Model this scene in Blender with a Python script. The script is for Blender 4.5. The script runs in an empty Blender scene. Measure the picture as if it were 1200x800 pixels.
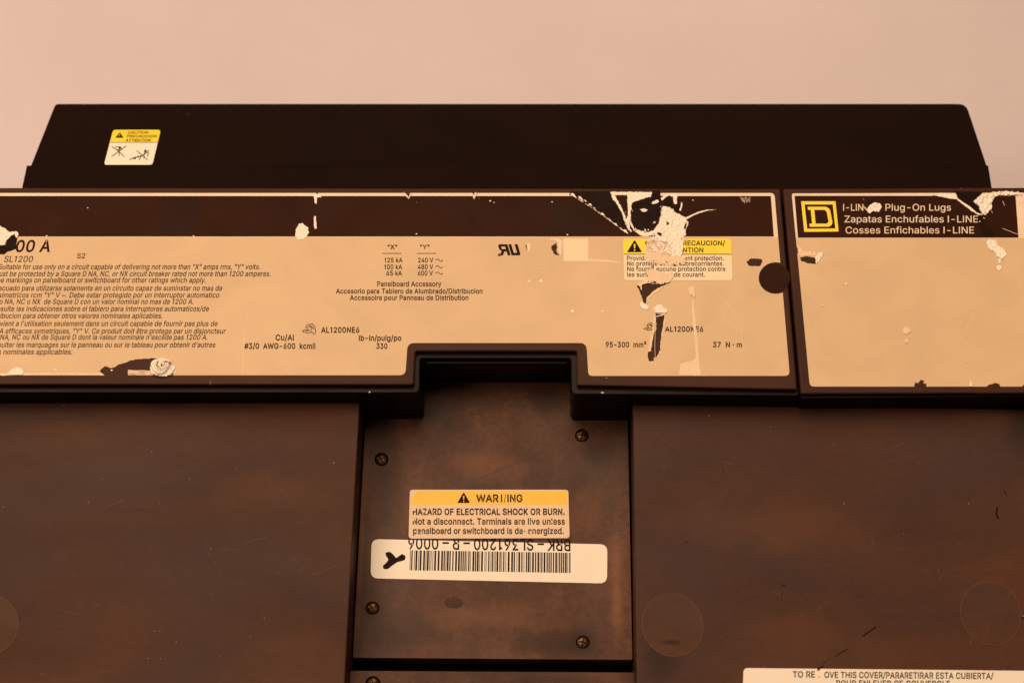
import bpy, bmesh, math, random
from mathutils import Vector, Matrix, noise
from mathutils.geometry import delaunay_2d_cdt as _cdt
def delaunay_2d_cdt(vs, es, fs, typ, eps):
    ff = []
    for f in fs:                                  # every outline counter-clockwise
        a = sum(vs[f[i-1]].x*vs[f[i]].y-vs[f[i]].x*vs[f[i-1]].y for i in range(len(f)))
        ff.append(f if a > 0 else f[::-1])
    return _cdt(vs, es, ff, typ, eps)
random.seed(7)
scene = bpy.context.scene
C = scene.collection

# ------------------------------------------------------------------ camera
F = 2000.0                       # focal length in units of 1/1200 of the picture width
DIST = 0.70
yc = Vector((68, 4650, -F)).normalized()          # the machine's depth axis seen by the camera
xc = Vector((1, -0.006, 0)); xc.z = -(xc.x*yc.x + xc.y*yc.y)/yc.z; xc.normalize()
zc = xc.cross(yc)
R = Matrix((xc, yc, zc))                          # camera -> world
cam_loc = -(R @ Vector((0, 0, -1)))*DIST
cd = bpy.data.cameras.new('camera'); cam = bpy.data.objects.new('camera', cd); C.objects.link(cam)
M4 = R.to_4x4(); M4.translation = cam_loc; cam.matrix_world = M4
cd.sensor_width = 36; cd.lens = F/1200*36; cd.clip_start = .01; cd.clip_end = 50
cd.dof.use_dof = True; cd.dof.focus_distance = 0.70; cd.dof.aperture_fstop = 11
scene.camera = cam
# ------------------------------------------------------------------ world, light, exposure
w = bpy.data.worlds.new('World'); scene.world = w; w.use_nodes = True
w.node_tree.nodes['Background'].inputs[0].default_value = (1, .68, .47, 1)
w.node_tree.nodes['Background'].inputs[1].default_value = .05
def lamp(name, loc, tgt, size, power, col, shape='SQUARE'):
    l = bpy.data.lights.new(name, 'AREA'); l.shape = shape; l.size = size; l.energy = power; l.color = col
    o = bpy.data.objects.new(name, l); C.objects.link(o); o.location = loc
    o.rotation_euler = (Vector(tgt)-Vector(loc)).to_track_quat('-Z', 'Y').to_euler()
    return o
lamp('ceiling_lamp', (-.35, .95, 1.75), (0, 0.02, 0), 2.0, 60, (1, .705, .455))
lamp('side_lamp', (-1.2, -.3, 1.5), (0, 0, 0), .5, 7, (1, .69, .45))
scene.view_settings.view_transform = 'Standard'; scene.view_settings.look = 'None'
scene.view_settings.gamma = 1; scene.view_settings.exposure = 0
scene.render.resolution_x = 1024; scene.render.resolution_y = 682

# ------------------------------------------------------------------ surfaces the things lie on
def ray(px, py):
    return R @ Vector(((px-600)/F, -(py-400)/F, -1))
class Plane:
    def __init__(s, p, tilt=0):
        t = math.radians(tilt); s.n = Vector((0, math.sin(t), math.cos(t))); s.p = Vector(p)
    def at(s, px, py, h=0):
        d = ray(px, py); p = s.p
        k = (p-cam_loc).dot(s.n)/d.dot(s.n)
        return cam_loc + d*k + s.n*h
def plane_at(px, py, z, tilt):
    d = ray(px, py); k = (z-cam_loc.z)/d.z
    return Plane(cam_loc+d*k, tilt)
MAIN = Plane((0, 0, 0))
LOW = Plane((0, 0, -.018))
COVER = plane_at(600, 450, .013, 11)
_f = COVER.at(600, 221)
BAND = plane_at(600, 218, _f.z-.006, 25)
TABLE_Z = -.135

# ------------------------------------------------------------------ materials
def mat(name, cols, scale=20, rough=.5, rvar=.1, spec=.5, bump=0, bscale=400, specks=0, spcol=(.5,.35,.25), stretch=(1,1,1), detail=6, lo=.35, hi=.65, metal=0, spscale=260, fine=0, fscale=(90,260,200), smudges=()):
    m = bpy.data.materials.new(name); m.use_nodes = True; nt = m.node_tree; N = nt.nodes; L = nt.links
    b = N['Principled BSDF']; tc = N.new('ShaderNodeTexCoord'); mp = N.new('ShaderNodeMapping')
    L.new(tc.outputs['Object'], mp.inputs[0]); mp.inputs['Scale'].default_value = stretch
    nz = N.new('ShaderNodeTexNoise'); nz.inputs['Scale'].default_value = scale; nz.inputs['Detail'].default_value = detail
    nz.inputs['Distortion'].default_value = .6
    L.new(mp.outputs[0], nz.inputs['Vector'])
    cr = N.new('ShaderNodeValToRGB'); L.new(nz.outputs['Fac'], cr.inputs[0])
    e = cr.color_ramp.elements
    e[0].position = lo; e[1].position = hi; e[0].color = (*cols[0], 1); e[1].color = (*cols[-1], 1)
    for i, c in enumerate(cols[1:-1]):
        x = e.new(lo+(hi-lo)*(i+1)/(len(cols)-1)); x.color = (*c, 1)
    out = cr.outputs[0]
    def mul(o, fac_out, col):
        mx = N.new('ShaderNodeMix'); mx.data_type = 'RGBA'; L.new(fac_out, mx.inputs[0]); L.new(o, mx.inputs[6]); mx.inputs[7].default_value = (*col, 1); return mx.outputs[2]
    if fine:
        m2 = N.new('ShaderNodeMapping'); m2.inputs['Scale'].default_value = fscale; L.new(tc.outputs['Object'], m2.inputs[0])
        nf = N.new('ShaderNodeTexNoise'); nf.inputs['Scale'].default_value = 1; nf.inputs['Detail'].default_value = 8; nf.inputs['Roughness'].default_value = .65; L.new(m2.outputs[0], nf.inputs['Vector'])
        fr = N.new('ShaderNodeMapRange'); fr.inputs['From Min'].default_value = .3; fr.inputs['From Max'].default_value = .7; fr.inputs['To Min'].default_value = 0; fr.inputs['To Max'].default_value = fine
        L.new(nf.outputs['Fac'], fr.inputs[0]); out = mul(out, fr.outputs[0], [c*.35 for c in cols[0]])
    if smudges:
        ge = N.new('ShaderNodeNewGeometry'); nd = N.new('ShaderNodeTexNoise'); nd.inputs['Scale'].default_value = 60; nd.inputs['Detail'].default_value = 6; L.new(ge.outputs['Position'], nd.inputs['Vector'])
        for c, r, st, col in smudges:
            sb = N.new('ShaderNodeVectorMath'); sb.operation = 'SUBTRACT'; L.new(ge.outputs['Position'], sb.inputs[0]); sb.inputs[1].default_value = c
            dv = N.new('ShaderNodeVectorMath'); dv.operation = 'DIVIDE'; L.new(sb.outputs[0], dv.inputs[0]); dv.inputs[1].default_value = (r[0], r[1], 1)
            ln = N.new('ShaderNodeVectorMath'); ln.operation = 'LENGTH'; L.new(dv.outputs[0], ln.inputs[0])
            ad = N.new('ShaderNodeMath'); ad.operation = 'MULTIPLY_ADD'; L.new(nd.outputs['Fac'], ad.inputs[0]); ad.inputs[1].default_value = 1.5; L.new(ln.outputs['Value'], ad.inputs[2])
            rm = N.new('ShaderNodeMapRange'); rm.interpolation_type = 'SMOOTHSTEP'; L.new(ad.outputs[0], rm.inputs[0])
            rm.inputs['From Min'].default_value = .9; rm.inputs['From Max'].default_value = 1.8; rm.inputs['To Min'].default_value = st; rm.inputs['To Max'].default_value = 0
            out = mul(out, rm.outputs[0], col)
    if specks:
        v = N.new('ShaderNodeTexVoronoi'); v.inputs['Scale'].default_value = spscale; L.new(tc.outputs['Object'], v.inputs['Vector'])
        lt = N.new('ShaderNodeMath'); lt.operation = 'LESS_THAN'; lt.inputs[1].default_value = specks; L.new(v.outputs['Distance'], lt.inputs[0])
        sx = N.new('ShaderNodeSeparateColor'); L.new(v.outputs['Color'], sx.inputs[0])
        gt = N.new('ShaderNodeMath'); gt.operation = 'GREATER_THAN'; gt.inputs[1].default_value = .86; L.new(sx.outputs[0], gt.inputs[0])
        mu = N.new('ShaderNodeMath'); mu.operation = 'MULTIPLY'; L.new(lt.outputs[0], mu.inputs[0]); L.new(gt.outputs[0], mu.inputs[1])
        mx = N.new('ShaderNodeMix'); mx.data_type = 'RGBA'; L.new(mu.outputs[0], mx.inputs[0]); L.new(out, mx.inputs[6]); mx.inputs[7].default_value = (*spcol, 1)
        out = mx.outputs[2]
    L.new(out, b.inputs['Base Color'])
    n2 = N.new('ShaderNodeTexNoise'); n2.inputs['Scale'].default_value = scale*1.7; n2.inputs['Detail'].default_value = 5; L.new(mp.outputs[0], n2.inputs['Vector'])
    mr = N.new('ShaderNodeMapRange'); mr.inputs['From Min'].default_value = .3; mr.inputs['From Max'].default_value = .7
    mr.inputs['To Min'].default_value = rough-rvar; mr.inputs['To Max'].default_value = rough+rvar
    L.new(n2.outputs['Fac'], mr.inputs[0]); L.new(mr.outputs[0], b.inputs['Roughness'])
    b.inputs['Specular IOR Level'].default_value = spec; b.inputs['Metallic'].default_value = metal
    if bump:
        n3 = N.new('ShaderNodeTexNoise'); n3.inputs['Scale'].default_value = bscale; n3.inputs['Detail'].default_value = 4; L.new(tc.outputs['Object'], n3.inputs['Vector'])
        bp = N.new('ShaderNodeBump'); bp.inputs['Strength'].default_value = bump; bp.inputs['Distance'].default_value = .001
        L.new(n3.outputs['Fac'], bp.inputs['Height']); L.new(bp.outputs[0], b.inputs['Normal'])
    return m
M = {}
DK = (.022, .010, .007); WN = (.24, .105, .058)
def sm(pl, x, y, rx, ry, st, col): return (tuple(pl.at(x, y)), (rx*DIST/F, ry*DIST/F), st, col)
SM_PLATE = [sm(MAIN, 777, 772, 26, 45, .75, DK), sm(MAIN, 1205, 480, 40, 70, .8, DK), sm(MAIN, 900, 615, 150, 35, .45, (.105, .042, .023)), sm(MAIN, 930, 540, 90, 22, .35, (.05, .026, .024)),
            sm(MAIN, 960, 740, 80, 50, .3, (.11, .044, .023)), sm(MAIN, 320, 575, 110, 30, .35, (.105, .042, .023)), sm(MAIN, 330, 640, 90, 60, .3, (.042, .024, .021)), sm(MAIN, 190, 470, 40, 12, .5, DK), sm(MAIN, 120, 540, 120, 25, .3, (.045, .024, .02))]
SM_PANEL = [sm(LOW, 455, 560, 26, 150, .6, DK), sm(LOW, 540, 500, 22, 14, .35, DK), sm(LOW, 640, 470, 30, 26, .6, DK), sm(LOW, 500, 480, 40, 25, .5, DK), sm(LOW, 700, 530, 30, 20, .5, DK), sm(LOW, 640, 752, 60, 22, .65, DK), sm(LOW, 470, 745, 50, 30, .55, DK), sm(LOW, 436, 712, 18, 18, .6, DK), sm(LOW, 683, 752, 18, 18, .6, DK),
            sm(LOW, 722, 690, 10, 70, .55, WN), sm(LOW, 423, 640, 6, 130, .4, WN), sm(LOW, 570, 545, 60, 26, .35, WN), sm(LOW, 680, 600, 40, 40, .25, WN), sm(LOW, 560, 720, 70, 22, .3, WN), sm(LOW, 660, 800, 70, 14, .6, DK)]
M['table'] = mat('cream_sheet', [(.62,.565,.63),(.68,.62,.685)], 3.5, .7, .05, .2, .15, 60, fine=.10, fscale=(9,7,9))
M['plate'] = mat('brown_plastic', [(.056,.0265,.023),(.070,.029,.0185),(.096,.037,.020)], 17, .5, .1, .13, .05, 900, .03, (.16,.09,.06), (.45,1,1), 7, .38, .64, fine=.25, fscale=(220,420,400), smudges=SM_PLATE)
M['disc'] = mat('disc_plastic', [(.066,.030,.022),(.080,.034,.020),(.10,.040,.022)], 30, .45, .1, .13, .05, 900, 0, (0,0,0), (.6,1,1), 7, .36, .66, fine=.3, fscale=(220,300,400), smudges=[sm(MAIN, 786, 752, 14, 4, .8, DK)])
M['rim'] = mat('disc_rim', [(.15,.066,.038),(.18,.078,.045)], 30, .4, .1, .15)  # edge highlight of the discs put into a paler colour; scratches reuse it
M['lip'] = mat('cover_plastic', [(.038,.0145,.009),(.052,.020,.012)], 20, .4, .08, .09, .04, 900, .05)
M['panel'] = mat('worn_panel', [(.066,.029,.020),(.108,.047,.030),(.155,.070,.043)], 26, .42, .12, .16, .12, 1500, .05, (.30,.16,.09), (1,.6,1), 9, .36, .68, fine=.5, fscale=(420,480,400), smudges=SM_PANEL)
M['black'] = mat('black_plastic', [(.006,.0028,.002),(.009,.004,.003)], 30, .38, .08, .10, .03, 900)
M['band'] = mat('end_plastic', [(.0075,.0030,.0017),(.010,.0038,.0021)], 14, .5, .05, .04, .03, 700, .03, (.1,.05,.03))
M['tan'] = mat('tan_print', [(.60,.44,.285),(.635,.467,.30),(.665,.49,.315)], 45, .42, .06, .2, .06, 300, .035, (.85,.75,.6), (1,1,1), 8, .3, .7, 0, 200)
M['header'] = mat('dark_print', [(.026,.0085,.004),(.034,.0105,.005)], 30, .45, .08, .04, .03, 500, .04, (.4,.25,.15))
M['dark_patch'] = mat('darker_print', [(.0215,.0075,.004),(.026,.009,.0048)], 30, .45, .08, .05)  # slightly darker tone for two rectangles in the header
M['border'] = mat('pale_border', [(.78,.62,.50),(.82,.68,.55)], 60, .45, .05, .3)
M['yellow'] = mat('yellow_print', [(.86,.68,.05),(.88,.72,.06)], 60, .45, .05, .3)
M['orange'] = mat('amber_print', [(.84,.52,.035),(.86,.56,.05)], 90, .4, .05, .35)
M['cream'] = mat('cream_print', [(.76,.58,.42),(.80,.62,.45)], 60, .45, .06, .3, .04, 400)
M['pale'] = mat('pale_print', [(.80,.68,.50),(.84,.72,.54)], 60, .45, .06, .3, .04, 400)
M['white'] = mat('white_sticker', [(.86,.80,.72),(.88,.83,.75)], 60, .5, .05, .3)
M['ink'] = mat('black_ink', [(.010,.004,.003),(.022,.009,.006)], 900, .5, .05, .05)
M['grey_ink'] = mat('thin_ink', [(.03,.02,.018),(.05,.03,.025)], 300, .5, .05, .2)
M['pale_ink'] = mat('pale_ink', [(.74,.60,.48),(.82,.68,.55)], 300, .45, .05, .3)
M['paper'] = mat('torn_paper', [(.42,.28,.20),(.86,.76,.66),(.92,.86,.78)], 600, .8, .05, .15, .5, 1800, 0, (0,0,0), (1,1.6,1), 8, .26, .40)
M['brownpaper'] = mat('scuffed_paper', [(.40,.26,.17),(.66,.50,.37),(.80,.66,.52)], 500, .8, .05, .15, .8, 1500, 0, (0,0,0), (1,1,1), 8, .3, .6)
M['tape'] = mat('clear_tape', [(.78,.60,.41),(.81,.63,.43)], 60, .3, .05, .4)
M['scuff'] = mat('scuffed_film', [(.75,.58,.42),(.78,.61,.45)], 300, .5, .05, .3)
M['scuff2'] = mat('settled_dust', [(.30,.19,.13),(.42,.28,.19)], 300, .7, .05, .1)
M['brass'] = mat('aged_brass', [(.07,.03,.016),(.28,.14,.06)], 500, .42, .1, .5, .2, 900, metal=.85)
M['chip'] = mat('exposed_plastic', [(.010,.0038,.0025),(.016,.006,.004)], 80, .45, .1, .05, .08, 700)

# ------------------------------------------------------------------ building helpers
def link(name, verts, faces, mats, parent=None, label=None, fmat=None, smooth=False, bevel=0, seg=2):
    c = sum(verts, Vector())/len(verts)
    me = bpy.data.meshes.new(name); me.from_pydata([v-c for v in verts], [], faces)
    for m in (mats if isinstance(mats, list) else [mats]): me.materials.append(m)
    if fmat: me.polygons.foreach_set('material_index', fmat)
    if smooth: me.polygons.foreach_set('use_smooth', [True]*len(me.polygons))
    bm = bmesh.new(); bm.from_mesh(me); bmesh.ops.recalc_face_normals(bm, faces=bm.faces); bm.to_mesh(me); bm.free()
    o = bpy.data.objects.new(name, me); C.objects.link(o)
    base = Vector()
    if parent:
        o.parent = parent; q = parent
        while q: base += q.location; q = q.parent
    o.location = c-base
    if label: o['label'] = label
    if bevel:
        b = o.modifiers.new('bevel', 'BEVEL'); b.width = bevel; b.segments = seg; b.limit_method = 'ANGLE'; b.angle_limit = math.radians(30)
        b.harden_normals = False
    return o
def rounded(pts, r, n=5):
    """polygon with rounded corners, r a number or one per corner"""
    out = []; k = len(pts)
    for i in range(k):
        ri = r[i] if isinstance(r, (list, tuple)) else r
        p = Vector(pts[i]); a = Vector(pts[i-1])-p; b = Vector(pts[(i+1) % k])-p
        if ri <= 0: out.append(tuple(p)); continue
        ri = min(ri, a.length*.48, b.length*.48)
        s = p+a.normalized()*ri; e = p+b.normalized()*ri
        for j in range(n+1):
            t = j/n; out.append(tuple(s*(1-t)**2+p*2*t*(1-t)+e*t*t))
    return out
def circle(cx, cy, rx, ry=None, n=28):
    ry = ry or rx
    return [(cx+rx*math.cos(a), cy+ry*math.sin(a)) for a in [2*math.pi*i/n for i in range(n)]]
def jag(pts, amp=.5, step=1.6, seed=1):
    rnd = random.Random(seed); out = []
    for i in range(len(pts)):
        a = Vector(pts[i]); b = Vector(pts[(i+1) % len(pts)]); L = (b-a).length; n = max(1, int(L/step))
        nr = Vector((-(b-a).y, (b-a).x)).normalized() if L else Vector((0, 0))
        for j in range(n):
            q = a.lerp(b, j/n)
            out.append(tuple(q+nr*rnd.uniform(-amp, amp)*(1 if j else .3)))
    return out
def prism(name, poly, pl, m, parent, zbot, label=None, bevel=0, seg=3, h=0):
    top = [pl.at(x, y, h) for x, y in poly]; bot = [Vector((p.x, p.y, zbot)) for p in top]; n = len(top)
    return link(name, top+bot, [list(range(n)), list(range(2*n-1, n-1, -1))]+[[i, n+i, n+(i+1) % n, (i+1) % n] for i in range(n)], m, parent, label, bevel=bevel, seg=seg)
def sheet(name, pl, h, polys, drop, slots, mats, parent, thick=.0001, label=None, extra=None, hf=None, smooth=False):
    """thin film cut from overlapping outlines. polys: outlines; drop: indices that are holes; slots: index -> material slot (later wins)"""
    vs = []; fs = []
    for p in polys:
        fs.append(list(range(len(vs), len(vs)+len(p)))); vs += [Vector(q) for q in p]
    if extra: vs += [Vector(q) for q in extra]
    ov, oe, of, _, _, oid = delaunay_2d_cdt(vs, [], fs, 0, 1e-4)
    keep = []; fm = []
    for f, ids in zip(of, oid):
        if 0 not in ids or any(d in ids for d in drop): continue
        s = 0
        for i in sorted(ids):
            if i in slots: s = slots[i]
        keep.append(list(f)); fm.append(s)
    used = sorted({i for f in keep for i in f}); mp = {v: k for k, v in enumerate(used)}
    P = [ov[i] for i in used]; keep = [[mp[i] for i in f] for f in keep]; n = len(P)
    V = [pl.at(p.x, p.y, h+(hf(p) if hf else 0)) for p in P]+[pl.at(p.x, p.y, h-thick) for p in P]
    cnt = {}
    for f in keep:
        for a, b in zip(f, f[1:]+f[:1]): cnt.setdefault((min(a, b), max(a, b)), []).append((a, b))
    fm2 = list(fm)
    faces = list(keep)
    idx = {}
    for fi, f in enumerate(keep):
        for a, b in zip(f, f[1:]+f[:1]): idx[(a, b)] = fm[fi]
    for k, l in cnt.items():
        if len(l) == 1:
            a, b = l[0]; faces.append([b, a, a+n, b+n]); fm2.append(idx[(a, b)])
    return link(name, V, faces, mats, parent, label, fmat=fm2, smooth=smooth)
def flake(name, pl, poly, m, parent, h=.0003, amp=.00025, seed=1, step=1.1, j=.5, label=None, holes=()):
    poly = jag(poly, j, 1.4, seed)
    xs = [p[0] for p in poly]; ys = [p[1] for p in poly]; rnd = random.Random(seed)
    n = int((max(xs)-min(xs))*(max(ys)-min(ys))/step**2)
    ex = [(rnd.uniform(min(xs), max(xs)), rnd.uniform(min(ys), max(ys))) for _ in range(min(n, 2500))]
    hl = [jag(q, .4, 1.2, seed+3) for q in holes]
    hf = lambda p: amp*(noise.noise(Vector((p.x*.33, p.y*.33, seed)))+.6*noise.noise(Vector((p.x*1.1, p.y*1.1, seed+5)))+.4)
    return sheet(name, pl, h, [poly]+hl, list(range(1, 1+len(hl))), {}, m, parent, thick=.00012, extra=ex, hf=hf, label=label)
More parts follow.
